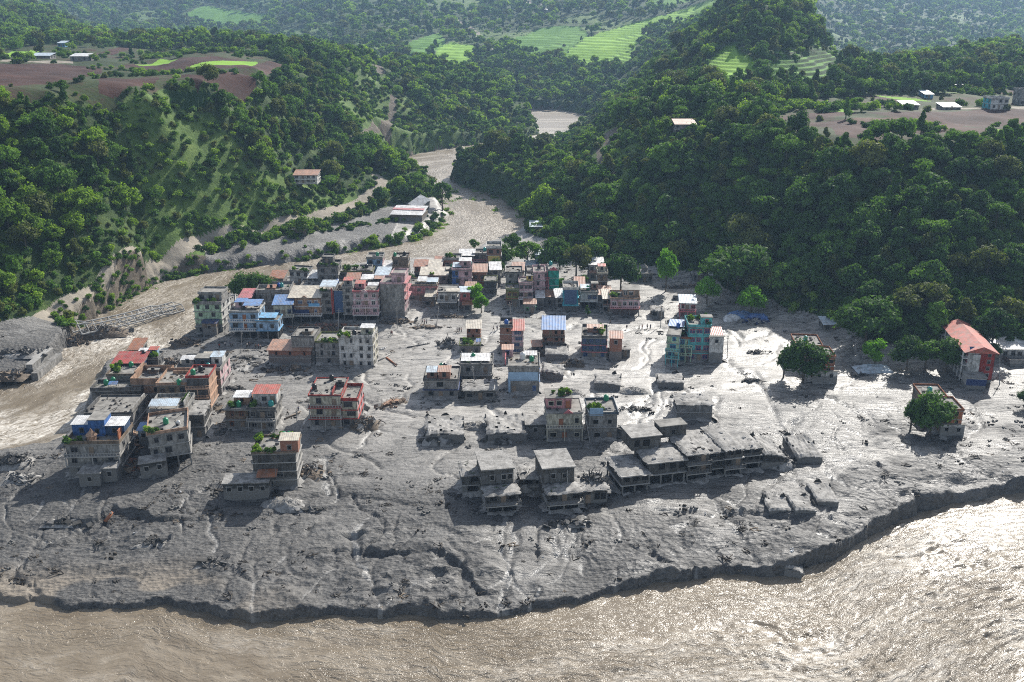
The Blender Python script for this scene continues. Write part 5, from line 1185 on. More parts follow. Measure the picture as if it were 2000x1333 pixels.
h('grey house with open balconies in the middle of the back row', 924,534,28,0,8,36,3, 'lgrey', 'lgrey', win=2, par='lgrey', parh=.7, bal=(1,2), balc='rose', extra=(('tank',.8,.8,'teal','sea green water tank on the middle house of the back row'),))
h('tallest back row house with a yellow wall and white side wall', 951,540,28,0,9,54,4, 'brick2', 'white', win=2, par='white', parh=1.0, slab='lgrey', stub=False, cols=None, extra=(('panel',.1,4.8,2.6,'yellow',2.1),))
h('plant topped brick house behind the white roofed row', 868,540,32,0,8,32,2, 'brick', 'grey', win=2, par='lgrey', parh=.8, extra=(('plants',.1,.2,.6,.5,6,'bushy potted plant on the plant topped brick house'),))
# centre back right
h('blue grey four storey house at the left of the coloured cluster', 989,586,30,0,9,52,4, 'lgrey', 'grey', win=2, ww=.8, par='dgrey', parh=.5)
h('olive green low house in front of the blue grey one', 989,600,24,0,7,34,2, 'olive', 'olive', win=2, wc='rust', par='olive', parh=.5, slab='rust')
h('pink house with a small yellow roof turret', 1014,598,26,0,8,44,3, 'lpink', 'lpink', win=3, bal=(1,), balc='white', slab='white', par='lpink', parh=.5, extra=(('room',.55,.4,2.4,2.4,2.0,'yellow','slab'),))
h('tall pale pink block with a narrow blank front', 1042,590,22,0,10,56,4, 'lpink', 'lpink', win=1, ww=.8, par='lpink', parh=.6, extra=(('tank',.5,.6,B,'black water tank on the tall pale pink block'),))
h('magenta house with open balconies next to the green wall', 1057,586,14,0,10,54,4, 'rose', 'rose', win=1, bal=(1,2,3), balc='rose', par='lpink', parh=.5)
h('house whose whole front is wrapped in a dark green sheet', 1070,587,21,0,10,58,4, 'dteal', 'dteal', win=0, sw=0, ov=.05, par='grey', parh=.4, extra=(('pedi',.5,0,1.8,'rose'),('tank',.3,.8,'teal','sea green water tank above the green wrapped front')))
h('little white and green kiosk standing in the mud street', 1024,612,22,0,4,18,1, 'white', 'lgreen', win=2, roof='tin:tinrust', wc='green', cat='kiosk', name='kiosk')
h('low shed with white sheets right of the kiosk', 1048,602,14,0,6,20,1, 'grey', 'grey', win=1, roof='tin:tinw')
h('low shed with rusty red sheets', 1060,598,24,0,6,18,1, 'grey', 'grey', win=1, roof='tin:tinrust')
h('slim lookout hut with a white and blue roof among the trees', 1046,532,17,0,5,34,2, 'lblue', 'lblue', win=1, roof='tin:tinl', open0='blue', bal=(1,), balc='blue')
h('small tin roofed shed behind the lookout hut', 1026,536,18,0,6,16,1, 'grey', 'grey', win=1, roof='tin:tinl')
h('turquoise house with a large grid of dark blue glass', 1100,612,28,-2,9,46,3, 'teal', 'teal', win=[0,1,1], sw=1, open0='dgrey', pane='b', ww=5.0, wc='slate', slab='teal', par='white', parh=.9, ov=.3, extra=(('panel',.06,4.6,5.6,'dblue',1.15),))
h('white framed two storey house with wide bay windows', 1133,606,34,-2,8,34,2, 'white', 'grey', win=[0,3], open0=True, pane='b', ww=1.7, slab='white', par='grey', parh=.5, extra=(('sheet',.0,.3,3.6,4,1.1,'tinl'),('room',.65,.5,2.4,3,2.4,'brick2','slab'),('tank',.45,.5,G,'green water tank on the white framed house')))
h('tall narrow brown house behind the white framed one', 1166,590,19,-2,8,54,4, 'brown', 'brown', win=1, ww=.8, par='cream', parh=.7, extra=(('room',.1,.4,2.6,2.6,2.2,'cream','tinr'),))
h('dark little house with a rusty roof right of the bay window house', 1168,606,24,-2,8,30,2, 'grey', 'grey', win=2, roof='tin:tinrust')
h('long pinkish house with a red base and roof terrace', 1192,618,56,-3,10,34,2, 'lpink', 'peach', win=[4,5], open0='rose', slab='red', par='peach', parh=.5, bal=(1,), balc='lpink', upper=(.42,1.0,.25,.95,2.7,'peach','slab',3), wc='white', extra=(('plants',.0,.1,.4,.3,5,'bushy potted plant on the long pinkish house'),))
h('white tin roofed house half hidden at the forest edge', 1150,548,28,0,8,30,2, 'white', 'grey', win=2, roof='tin:tinw', extra=(('sheet',.0,-.4,6.5,3,-2.8,'tinrust'),))
h('pale octagonal temple hall with a dome roof', 1246,552,28,0,7,18,1, 'lgrey', 'lgrey', win=3, parh=0, roof='flat', ov=.5, extra=(('dome',.5,.5,'lgrey'),), cat='temple', name='temple')
h('small ruined shed with a ragged mud roof', 1273,621,24,-2,6,14,1, 'grey', 'grey', win=2, pane='h', roof='mud', mud=1.6)
h('small white box house with a red balcony floor and pale blue roof', 1327,622,30,-6,7,30,2, 'white', 'white', win=[2,3], slab='rose', roof='tin:tinl', bal=(1,), balc='rose', cols=None, wc='rose')
h('tiny white shed with two square windows at the forest edge', 1352,548,20,0,5,12,1, 'white', 'white', win=2, ww=.9, pane='h', roof='mud')
h('tiny white roofed shed beside the giant dark tree', 1386,548,14,0,4,10,1, 'rose', 'rose', win=1, roof='tin:tinw')
# centre compound
h('light blue house with a blue tin roof at the left of the teal compound', 1300,712,24,-14,15,56,4, 'lgreen', 'lblue', win=1, ww=1.4, sw=3, roof='flat', par='grey', parh=.4, wc='teal', pane='b', mud=3, bal=(1,2), balc='aqua', extra=(('sheet',-.15,.55,5.2,6.5,.6,'tinb'),('tank',.7,.6,'blue','dark blue water tank on the blue roofed house')))
h('lime green mid house with teal doors in the teal compound', 1326,708,22,-4,11,46,3, 'lgreen', 'lblue', win=2, ww=1.2, wc='teal', pane='b', par='rust', parh=.6, bal=(1,2), balc='lgreen', mud=3, extra=(('plants',.0,.1,.8,.4,6,'bushy potted plant on the lime green house'),('tank',.4,.3,B,'black water tank on the lime green house')))
h('tall turquoise hotel block with rows of red curtained windows', 1342,706,42,-2,10,66,4, 'aqua', 'aqua', win=3, sw=2, ww=1.6, wc='rose', pane='b', slab='aqua', par='aqua', parh=.9, mud=3.2, extra=(('room',.6,.2,3.5,3,2.6,'aqua','slab'),('plants',.1,.6,.9,.3,12,'bushy potted plant on the turquoise hotel roof'),('plants',.9,.1,.08,.7,5,'bushy potted plant hanging at the right edge of the turquoise hotel'),('tank',.7,.5,'teal','sea green water tank on top of the turquoise hotel')))
h('brick and white annex with an orange red flat tin roof', 1384,708,26,-2,8,46,4, 'brick', 'brown', win=[2,1,0,2], ww=1.2, cols=None, roof='tin:tinr', mud=3, slab='lgrey', extra=(('annex',-.2,4.3,-.8,0,9.0,'white','slab'),))
# scattered middle row
h('slender brick tower with a pale beige tin roof', 912,674,26,0,6,32,3, 'brick', 'brick', win=[0,1,2], ww=.6, pane='h', wc='brick2', roof='tin:tint', ov=.05, mud=1)
h('low brick block with plants and blue sheets on top', 898,694,40,0,7,18,1, 'brick2', 'brick2', win=3, par='olive', parh=.5, extra=(('plants',.1,.1,.7,.6,8,'bushy potted plant on the low brick block'),('sheet',.78,.1,1.6,2.0,1.2,'blue')))
h('narrow dark topped brick tower house', 977,692,24,0,8,52,4, 'brick2', 'brown', win=[1,1,0,1], ww=.7, pane='h', wc='rust', par='dgrey', parh=.9, ov=.08, extra=(('tank',.5,.4,'blue','blue water tank on the narrow brick tower'),))
h('pink four storey house with a salmon tin roof', 1000,692,22,0,8,46,4, 'lpink', 'lgrey', win=1, ww=2.2, pane='b', wc='lgrey', roof='tin:tinr', ov=.15)
h('small hut with a rusted red sheet roof', 1041,688,16,4,4,11,1, 'brown', 'brown', win=1, pane='h', roof='tin:rust', name='hut', cat='hut')
h('red brick house with a clean blue tin roof', 1060,682,42,-2,10,38,3, 'brick', 'brick', win=[2,4,4], ww=.8, pane='h', wc='brown', roof='tin:tinb', slab='dgrey', bal=(2,), balc='brown', ov=.15)
h('slate blue house with dark parapet and red trim', 1136,700,48,-5,12,40,3, 'slate', 'dgrey', win=[3,4,4], ww=1.3, wc='slate', pane='b', slab='rose', par='dgrey', parh=.8, open0=False, extra=(('room',.2,.45,5,3,1.5,'brick2','tinrust'),('plants',.55,.2,.4,.7,6,'bushy potted plant on the slate blue house'),('annex',9,13,.5,6.5,7.0,'brick','rust')))
h('low mud coloured block with two dark windows', 1192,698,38,-3,8,16,1, 'mudc', 'mudd', win=2, ww=1.3, wc='mudc', pane='h', roof='mud', mud=1.4)
h('grey house with a bright white tin roof and square column stubs', 899,750,62,0,9,38,2, 'lgrey', 'grey', win=2, ww=1.6, pane='h', wc='grey', roof='flat', parh=.3, stub=True, ov=.35, bal=(1,), balc='grey', extra=(('sheet',.02,.15,9,6,.55,'tinw'),('tank',.4,.6,G,'green water tank on the white tin roof house')))
h('low grey house with a blue and red patched roof room', 829,778,66,0,11,34,2, 'grey', 'grey', win=3, ww=1.4, pane='h', par='dgrey', parh=.5, slab='navy', ov=.3, extra=(('room',.08,.15,3.0,4.0,2.0,'brick2','tinl'),('room',.42,.1,3.4,4.2,2.3,'brick','tinrust'),('tank',.45,.95,G,'green water tank at the back of the patched roof house'),('tank',.55,.95,B,'black water tank at the back of the patched roof house')))
h('low mud shed with broken folding doors', 908,782,60,3,8,20,1, 'mudc', 'mudd', win=3, ww=1.6, pane='h', wc='grey', roof='mud', ov=.6, mud=1.2)
h('pale blue upper floor house on a grey base with a blue pillar', 993,768,60,-1,12,50,2, 'lgrey', 'rose', win=[3,2], ww=.9, pane='b', wc='blue', doors=(0,), roof='flat', par='lgrey', parh=.5, slab='lblue', ov=.15, extra=(('panel',.0,8.9,2.4,'lblue',1.06),('panel',.0,.6,4.2,'lblue',.0),('wallseg',-.12,.15,.3,10,1.8,'rose'),('room',-.22,.75,3.2,3.5,2.4,'lpink','tinrust'),('tank',.45,.6,'white','fat white water tank on the pale blue upper floor house',1.3),('tank',.75,.45,G,'green water tank on the pale blue upper floor house'),('sheet',.5,.7,4,3,.8,'tinw')))
slab_ruin('collapsed flat roof spilling right of the pale blue upper floor house', 1056,742,44,9,2.6,-4,1.3,(0,6),2)
slab_ruin('half buried slab house left of the twin mud mounds', 1160,762,52,9,2.2,-5,.8,(0,2),1)
slab_ruin('half buried slab house under the teal compound', 1284,760,52,8,2.0,-3,.7,(0,-2),1)
slab_ruin('left of the two torn flat roofs with standing wall shards', 832,868,76,13,2.6,5,1.5,(0,0),6)
slab_ruin('right of the two torn flat roofs with standing wall shards', 952,866,78,13,2.6,5,1.5,(0,0),6)
slab_ruin('wide domed mud slab behind the brick blue roof house', 1064,706,46,9,2.4,-2,.6,(0,0),1)
h('cream house with a pink upper room and roof garden over the mud', 1068,860,68,2,10,52,2, 'cream', 'grey', win=[3,4], ww=1.3, pane='h', wc='cream', dc='rust', slab='lgrey', par='lgrey', parh=.2, bal=(1,), balc='cream', upper=(.0,.72,.3,.95,3.0,'pink','slab',3),
  extra=(('pedi',.6,0,1.3,'rose'),('annex',-5.5,-.4,2,8,3.6,'mudd','mud')))
W_, D_, Hh, zz = LAST['dims']; roof_plants(LAST['wp'], W_*.2, D_*.4, zz+3.2, W_*.5, D_*.3, 9, 'bushy potted plant on the pink upper room')
h('grey blue house with open veranda and a collapsed right side', 1150,860,54,2,10,50,2, 'lgrey', 'grey', win=[2,2], ww=1.3, pane='h', wc='lgrey', slab='lgrey', par='slate', parh=.6, ov=.35, mud=3, extra=(('panel',.0,3.6,2.2,'lblue',1.9),('plants',.05,.05,.5,.4,9,'bushy potted plant on the grey blue veranda house'),('tank',.75,.95,G,'green water tank on the grey blue veranda house')))
h('boxy grey house with a torn slab roof standing alone', 1322,820,68,-1,8,30,2, 'grey', 'mudd', win=0, sw=0, roof='mud', slab='lgrey', ov=.35, open0=False, mud=2.2)
# front grey houses
for lb, uu, vv in (('left of the twin grey houses with a projecting mud covered terrace', 951, 1003), ('right of the twin grey houses with a projecting mud covered terrace', 1071, 1000)):
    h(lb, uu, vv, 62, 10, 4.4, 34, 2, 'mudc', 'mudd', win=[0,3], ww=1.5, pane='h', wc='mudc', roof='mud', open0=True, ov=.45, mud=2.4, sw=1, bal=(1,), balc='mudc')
    Wd, D, Ht, zt = LAST['dims']; rt = LAST['root']
    MB().box(-.2, Wd-.3, 4.9, 14.5, -.6, Ht+3.9).build('rear_wall', wallm('mudc', 2.4), rt)
    MB().box(-.6, Wd, 4.5, 14.9, Ht+3.9, Ht+4.2).build('rear_roof', MUDROOF, rt)
    openings(rt, (-.2, Wd-.3, 4.9, 14.5), Ht+.4, 3.4, 'f', 5, 'lgrey', 'h', 1.3, doors=(0, 2), dc='dgrey'); openings(rt, (-.2, Wd-.3, 4.9, 14.5), 3, 3.2, 'l', 2, 'lgrey', 'h', 1.0)
h('low grey wing left of the first twin grey house', 903,966,44,6,8,36,2, 'mudc', 'mudd', win=[1,1], ww=.9, pane='h', wc='mudc', roof='mud', ov=.3)
h('low grey link wing between the twin grey houses', 1018,966,48,6,8,30,2, 'mudc', 'mudd', win=[0,2], ww=.9, pane='h', wc='mudc', roof='mud', ov=.3)
h('grey right wing with a broken upper slab beside the second twin house', 1128,985,58,8,9,26,1, 'mudc', 'mudd', win=4, ww=1.2, pane='h', wc='mudc', roof='mud', ov=.4, open0=False)
rubble('tangle of branches and beams on the broken right wing', 1158,945,8,8,3.0,90,('dgrey','mudd'),.7,'debris_pile','debris',base=3.2,beams=.8)
rubble('tangle of branches between the twin grey houses', 1024,948,4,6,3.6,50,('dgrey','mudd'),.7,'debris_pile','debris',base=1.5,beams=.8)
rubble('splintered beams under the slumped slab of the long grey row', 1520,905,9,8,3.2,90,('dgrey','mudd'),.7,'debris_pile','debris',beams=.7)
rubble('broken beams along the left side of the tilting grey corner house', 296,925,6,6,2.4,60,('dgrey','mudc'),.7,'debris_pile','debris',beams=.7)
# long grey row
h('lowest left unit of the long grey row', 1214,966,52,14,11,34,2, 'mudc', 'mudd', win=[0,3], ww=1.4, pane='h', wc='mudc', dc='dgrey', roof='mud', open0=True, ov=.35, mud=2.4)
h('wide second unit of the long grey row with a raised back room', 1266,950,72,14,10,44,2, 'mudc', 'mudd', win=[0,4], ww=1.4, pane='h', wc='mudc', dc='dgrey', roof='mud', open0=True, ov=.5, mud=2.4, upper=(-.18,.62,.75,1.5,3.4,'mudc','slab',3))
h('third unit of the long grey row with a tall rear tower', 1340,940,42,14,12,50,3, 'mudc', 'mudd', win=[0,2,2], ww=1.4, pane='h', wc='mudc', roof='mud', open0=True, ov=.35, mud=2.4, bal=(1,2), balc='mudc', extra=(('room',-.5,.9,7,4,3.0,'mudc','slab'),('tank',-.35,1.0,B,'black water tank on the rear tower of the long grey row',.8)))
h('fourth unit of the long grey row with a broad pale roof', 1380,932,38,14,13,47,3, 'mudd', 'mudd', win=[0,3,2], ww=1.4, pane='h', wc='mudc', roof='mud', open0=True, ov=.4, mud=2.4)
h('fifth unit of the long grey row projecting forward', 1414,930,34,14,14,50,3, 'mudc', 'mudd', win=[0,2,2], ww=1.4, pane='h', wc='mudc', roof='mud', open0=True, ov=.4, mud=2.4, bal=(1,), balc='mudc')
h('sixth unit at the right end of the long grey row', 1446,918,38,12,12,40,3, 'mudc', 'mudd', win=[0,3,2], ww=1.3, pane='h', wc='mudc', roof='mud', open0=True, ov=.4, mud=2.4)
slab_ruin('slumped roof slab at the right end of the long grey row', 1484,918,46,10,4.4,8,1.0,(4,10),2)
slab_ruin('tilted dark edged slab lying alone right of the long grey row', 1556,908,52,12,1.8,4,1.0,(5,-3),2)
slab_ruin('flat broken slab half sunk below the long grey row', 1502,1008,48,6,1.3,4,.6,(3,0),1,True)
slab_ruin('flat broken slab right of the first sunk one', 1552,1006,44,7,1.2,4,.6,(2,4),1,True)
slab_ruin('thin buried slab edge near the right scarp', 1596,988,44,9,1.0,2,.5,(3,0),1,True)
slab_ruin('broken white edged concrete deck hanging over the lower bank', 1526,1122,40,7,1.6,-18,1.0,(-10,6),1,True,'concrete_deck','concrete slab')
# right side
h('orange two storey house behind the dense tree at centre right', 1588,748,38,-4,9,50,3, 'orange', 'peach', win=[2,2,2], ww=1.2, pane='h', wc='peach', slab='lgrey', par='rust', parh=.5, mud=2.6, cols=None, extra=(('annex',-.3,7,-.5,0,4.0,'white','slab'),))
h('peach house with a flat roof rear of the orange one, centre right', 1552,716,50,-6,11,40,3, 'peach', 'brown', win=2, ww=1.0, slab='brown', par='rust', parh=.5, extra=(('tank',.45,.5,'teal','sea green water tank on the rear peach house at centre right'),))
h('orange two storey house behind the dense tree at the far right', 1836,852,38,-4,9,50,3, 'orange', 'peach', win=[2,2,2], ww=1.2, pane='h', wc='peach', slab='lgrey', par='rust', parh=.5, mud=2.6, extra=(('annex',-.3,6,-.5,0,3.6,'white','slab'),))
h('peach house with a flat roof rear of the orange one, far right', 1800,812,48,-6,11,32,2, 'peach', 'brown', win=2, ww=1.0, slab='brown', par='rust', parh=.5, extra=(('tank',.45,.5,'teal','sea green water tank on the rear peach house at the far right'),))
h('long four storey red brick school with a bright red gable roof', 1878,745,44,-62,0,0,4, 'rose', 'rose', H=.1, win=0, parh=0) if False else None
FILL = [(838,549,24,26,2,'grey','tin:tint','grey shed roofed house behind the striped roof'),(872,560,20,30,3,'cream','flat','slim cream house wedged left of the bright blue wall'),(908,592,18,24,2,'lpink','tin:tinrust','pinkish hut in front of the bright blue wall'),
 (700,560,24,30,2,'lgrey','flat','pale grey house behind the low tin roofed block'),(678,578,24,28,2,'brown','tin:rust','rust roofed house behind the red crowned turret'),(640,590,26,30,2,'grey','flat','grey back house behind the curved canopy'),
 (603,566,18,22,2,'cream','tin:tinw','small white roofed cream house beside the leaning light blue house'),(610,604,20,30,2,'lgrey','flat','grey flat roofed house behind the peach hotel'),(735,574,24,36,3,'grey','tin:tinl','grey house with a pale tin roof left of the tiered eaves'),
 (778,572,18,30,2,'brick','flat','brick house behind the tiered pink eaves'),(958,562,20,34,3,'lgrey','tin:tinw','white roofed house right of the bright green street trees'),(1000,556,22,28,2,'rose','tin:tinrust','rose walled house behind the blue grey four storey one'),
 (1030,562,20,30,3,'cream','flat','cream back house behind the yellow roof turret'),(1086,604,16,22,2,'grey','tin:tinw','grey hut left of the turquoise glass house'),(1122,588,18,30,2,'lgrey','tin:rust','rust roofed house behind the turquoise glass house'),
 (1178,612,16,28,2,'brick2','tin:tint','narrow brick house left of the long pinkish house'),(254,706,22,22,2,'cream','tin:rust','rust roofed cream hut at the far end of the riverside row'),(400,742,28,34,2,'lgrey','flat','pale flat roofed house right of the L shaped house'),
 (470,612,22,30,2,'pink','tin:rose','pink roofed house behind the pale blue balconied one'),(488,585,26,24,2,'grey','tin:rust','rust roofed shed in front of the river trees'),(545,592,22,24,2,'brown','flat','brown house with a low parapet right of the river trees'),
 (832,600,18,20,1,'grey','tin:tint','beige roofed lean-to right of the wide pink house'),(905,610,16,14,1,'brown','tin:rust','low rust roofed stall right of the white pavilion house')]
for i, (uu, vv, w1, h1, n1, c1, r1, lb) in enumerate(FILL):
    h(lb, uu, vv, w1, (0, 3, -3)[i % 3], 8, h1, n1, c1, ('lgrey','grey','brown')[i % 3], win=(2, 1, 3)[i % 3], roof=r1, par=('lgrey','dgrey','brown')[i % 3], parh=.7, pane='gh'[i % 2], slab=('grey','lgrey')[i % 2],
      extra=((('tank',.6,.6,('black','green','blue')[i % 3],'%s water tank on the %s' % (('black','green','blue')[i % 3], lb)),) if r1 == 'flat' else ()))
def school():
    g = hit(1912, 746); a = R(-8); e = thing('school_building', 'long white and red block under a bright red sloping roof by the forest', 'school', g, a); H_ = 9.4; W1, L1 = 7.6, 27
    MB().box(-W1*.55, W1*.45, 0, L1, -.6, H_).build('wall', wallm('white', 2.2), e)
    MB().box(-.9, W1*.45+.03, -.12, .0, .8, H_-.15).build('brick_front', wallm('red', 0), e)
    MB().box(W1*.45, W1*.45+.12, 0, L1, .8, H_-.2).build('brick_side', wallm('red', 0), e)
    MB().box(-3.0, -.92, -1.0, -.14, 1.2, H_-.4).build('stair_tower', wallm('white', 0), e)
    0 and MB().sheet(-W1*.55-1.8, W1*.45+.9, -1.2, L1+1, 0, 0, n=2)
    xl, xr = -W1*.55-1.6, W1*.45+1.0
    MB().add([(xl,-1.3,H_+.2),(xr,-1.3,H_+.2),(xr,L1+1,H_+.2),(xl,L1+1,H_+.2),(-.4,-1.3,H_+2.3),(-.4,L1+1,H_+2.3)], [(0,1,4),(0,4,5,3),(1,2,5,4),(2,3,5),(0,3,2,1)]).build('roof', tinm('tinr'), e)
    for k in range(4):
        z0 = .8+k*2.2; MB().box(-W1*.55-1.5, -W1*.55, .2, L1, z0-.2, z0).build('walkway', trim('white'), e)
        openings(e, (-W1*.55, W1*.45, 0, L1), z0, 2.1, 'l', 8, 'rose', 'g', 1.4); f, p = win_mesh(.9, 1.0, 'lgrey', 'g'); wo = put('window', f, e, (W1*.25, -.13, z0+.9)); put('pane', p, wo)
    for yy in range(0, 8): put('pillar', MC.setdefault('schp', MB().box(-.15, .15, -.15, .15, -.6, H_+.2).mesh('pillar', trim('white'))), e, (-W1*.55-1.35, 1+yy*3.5, 0))
    MB().box(-5.6, .0, -6.4, -1.1, -.6, 3.4).build('porch_block', wallm('white', 1.0), e); MB().box(-5.7, .1, -6.5, -6.42, 1.0, 3.0).build('blue_banner', M('panel navy', COL['navy'], .5, .15), e)
    MB().box(-5.9, .3, -6.7, -1.0, 3.402, 3.62).build('porch_roof', ROOFM, e)
    for x in (-3.2, -1.5):
        MB().add([(x-.8,-.9,H_+.3),(x+.7,-.9,H_+.3),(x+.7,.9,H_+1.5),(x-.8,.9,H_+1.5),(x-.8,-.9,H_+.4),(x+.7,-.9,H_+.4),(x+.7,.9,H_+1.6),(x-.8,.9,H_+1.6)], [(0,3,2,1),(4,5,6,7),(0,1,5,4),(1,2,6,5),(2,3,7,6),(3,0,4,7)]).build('solar_panel', BGLASS, e)
school()
h('dark house with a dull orange roof buried in the trees left of the school', 1816,668,34,-20,12,34,2, 'grey', 'grey', win=2, roof='tin:rust', base=1)
h('low roadside house with a white sheet under the big right tree', 1608,648,44,0,6,14,1, 'lgrey', 'grey', win=3, roof='tin:tinl')
h('long low white roofed building at the right edge', 1924,700,90,0,8,18,1, 'white', 'grey', win=6, roof='tin:tinw')
h('square walled yard of posts at the right edge', 1972,716,60,0,9,6,1, 'lgrey', 'lgrey', win=0, parh=1.2, stub=True, cat='walled yard', name='walled_yard')
# far bank and hills
h('white two storey farmhouse with a reddish roof alone on the left hill', 574,358,46,0,9,15,2, 'white', 'white', win=4, wc='grey', slab='white', bal=(1,), balc='white', roof='tin:tinrust')
h('weathered brown roofed house in the trees of the right spur', 1318,262,40,0,10,18,2, 'grey', 'grey', win=4, roof='tin:tinrust', bal=(1,), balc='lgrey')
h('long low shed with a half red half white roof on the river terrace', 764,430,60,-8,14,6,1, 'brown', 'brown', win=0, sw=0, roof='tin:tinw', ov=.1, H=3.0, extra=(('sheet',-.05,.45,17,9,1.4,'rose'),), name='farm_shed', cat='shed')
h('wrecked silver shed tipped over beside the long farm shed', 800,410,18,-35,9,16,1, 'tinl' if False else 'lgrey', 'lgrey', win=0, sw=0, roof='tin:tinw', H=4, tilt=(14, 16), name='wrecked_shed', cat='shed')
h('grey tin shelter at the right river bank', 1036,455,28,0,8,8,1, 'grey', 'grey', win=0, sw=0, roof='tin:tinl', H=3, name='shelter', cat='shelter')
h('small brown sheet roof in the banana plants below the left road', 572,458,26,0,7,6,1, 'brown', 'brown', win=0, sw=0, roof='tin:tint', H=2.4, name='shelter', cat='shelter')
for lb, uu, vv, ww_, hh_, c, rf in (
    ('white longhouse at the left edge of the plateau woods', 44, 78, 30, 8, 'white', 'tin:tinw'), ('tiny bright blue house between round plateau trees', 113, 92, 14, 7, 'sky', 'tin:tinl'),
    ('grey roofed farm sheds beside the left plateau lane', 60, 116, 38, 6, 'grey', 'tin:tinl'), ('white roofed farmhouse by the left red field', 138, 120, 34, 9, 'lgrey', 'tin:tinw'),
    ('white longhouse at the right plateau woods', 1862, 174, 28, 8, 'white', 'tin:tinw'), ('small pale roofed house farther right on the plateau', 1934, 172, 18, 5, 'grey', 'tin:tinl'),
    ('tiny bright blue house on the right plateau', 1806, 192, 16, 7, 'sky', 'tin:tinl'), ('white roofed farmhouse by the right plateau lane', 1764, 214, 30, 8, 'lgrey', 'tin:tinw'),
    ('low grey farm sheds on the right plateau lane', 1842, 216, 34, 6, 'grey', 'tin:tinl'), ('two storey white and teal house on the right plateau', 1934, 214, 34, 20, 'white', 'flat'),
    ('pale unfinished tower house at the right edge of the plateau', 1992, 206, 20, 28, 'lgrey', 'flat')):
    h(lb, uu, vv, ww_, 0, 10, hh_, 2 if hh_ > 15 else 1, c, 'teal' if 'teal' in lb else c, win=3, roof=rf, cat='farmhouse', zoff=-1.5)
h('pale roofed hamlet house among far hillside trees', 1058, 26, 22, 0, 12, 6, 1, 'white', 'grey', win=2, roof='tin:tinw', cat='farmhouse', zoff=-3)
# ---------------------------------------------------------------- debris, bridge, people, lone trees
rubble('brown debris heap in the lane between the two riverside rows', 296,800,9,26,2.6,190,('brown','peach','brick2','dgrey'),.5,rz=R(-22))
rubble('brown debris heap below the end of the lane beside the blue topped house', 250,868,5,20,2.4,110,('brown','peach','dgrey'),.5,rz=R(-8))
rubble('brown rubble filling the lane beside the tilting grey corner house', 262,872,6,12,3.2,110,('brown','peach','dgrey'),.5)
rubble('brown rubble at the mouth of the riverside lane', 254,912,6,8,2.2,80,('brown','brick2','dgrey'),.5)
rubble('grey brown rubble behind the L shaped house at the riverbank', 335,712,12,9,1.8,100,('brown','mudc','dgrey'),.5)
rubble('boards and slabs strewn on the left bench above the retaining wall', 40,690,14,9,1.4,70,('dgrey','mudc'),.5)
rubble('dark torn earth and roots at the left bench edge under the bridge', 138,672,12,8,3.0,110,('dgrey','brown'),.7)
rubble('dark broken earth on the lower edge of the left bench', 18,735,12,8,2.4,70,('dgrey','brown'),.6)
rubble('wood and mud debris along the river shoulder before the waterside house', 362,672,10,8,2.2,70,('dgrey','brown'),.6)
rubble('broad reddish debris field in front of the pink and peach houses', 640,642,26,9,1.5,200,('brown','brick2','dgrey'),.4)
rubble('dark debris heap in front of the tall blank grey wall house', 770,630,15,6,1.5,90,('brown','dgrey'),.4)
rubble('dark splintered debris left of the peach hotel', 560,672,12,5,1.2,70,('brown','dgrey'),.4)
rubble('brown debris in front of the long brick shed', 560,722,14,4,1.0,60,('brown','dgrey'),.4)
rubble('crumpled grey sheeting and boards right of the maroon trimmed house', 712,832,9,8,3.2,90,('lgrey','mudc','brown'),.7)
rubble('broken boards right of the roof garden house', 596,928,9,7,2.6,90,('brown','lgrey','dgrey'),.7)
rubble('crumpled walls right of the grey blue veranda house', 1212,852,5,6,3.6,60,('mudc','dgrey'),.8)
rubble('small wrecked frame hut with a bent roof standing in the mud', 876,675,7,5,2.6,50,('dgrey','mudc'),.8,beams=.7)
rubble('branches and boards beside the slate blue house', 1118,712,9,5,1.8,60,('dgrey','brown'),.5,beams=.8)
rubble('dark debris around the small rust roofed hut', 1052,694,8,4,1.4,50,('dgrey','brown'),.5,beams=.6)
rubble('driftwood heap under the arched tower', 414,800,10,7,1.8,80,('dgrey','brown'),.4,beams=.9)
rubble('dark rock and driftwood mound on the left river beach', 26,906,12,8,3.0,90,('dgrey','mudd'),.6)
rubble('broken slabs on the beach under the driftwood mound', 40,938,10,7,1.6,60,('lgrey','dgrey'),.4)
rubble('long strip of wood litter in the mid mud flat', 770,788,10,4,1.0,70,('brown','peach'),.3,rz=R(35),beams=.7)
rubble('brush heap at the mud flat edge of the giant dark tree', 1335,562,14,4,1.4,60,('dgrey','brown'),.5,beams=.8)
rubble('stranded branches before the turquoise glass house', 1082,622,12,4,.9,60,('dgrey','brown'),.4,beams=.8)
rubble('stranded branches in the street before the bright green tree', 880,620,16,3,.8,60,('dgrey','brown'),.4,beams=.8)
rubble('collapsed frame in the mud before the long pinkish house', 1225,622,6,3,1.0,30,('dgrey',),.4,beams=.9)
rubble('wood litter along the street below the tiered pink eaves', 830,640,14,3,.7,50,('brown','dgrey'),.3,beams=.8)
for i, (uu, vv) in enumerate(((480,700),(700,800),(450,760),(1010,760),(1240,800),(560,880),(610,1000),(300,1060),(120,1020),(1110,1020),(420,1100),(1480,690),(1460,745),(1680,735),(950,720))):
    rubble('dark sticks and stones %s' % ('near the brick shed','left of the fork of wood litter','behind the brown house','before the pale blue upper floor house','by the lone boxy house','above the roof garden house','below the roof garden house','in the dark foreground','left of the sunken scarp','below the twin grey houses','near the lower left shore','right of the teal compound','below the teal compound','right of the orange house','behind the patched roof house')[i], uu, vv, 9, 4, .55, 34, ('dgrey','mudd'), .35, beams=.55)
rubble('dark splinters and wall shards on the left torn flat roof', 856,858,9,9,3.6,60,('dgrey','mudd'),.8)
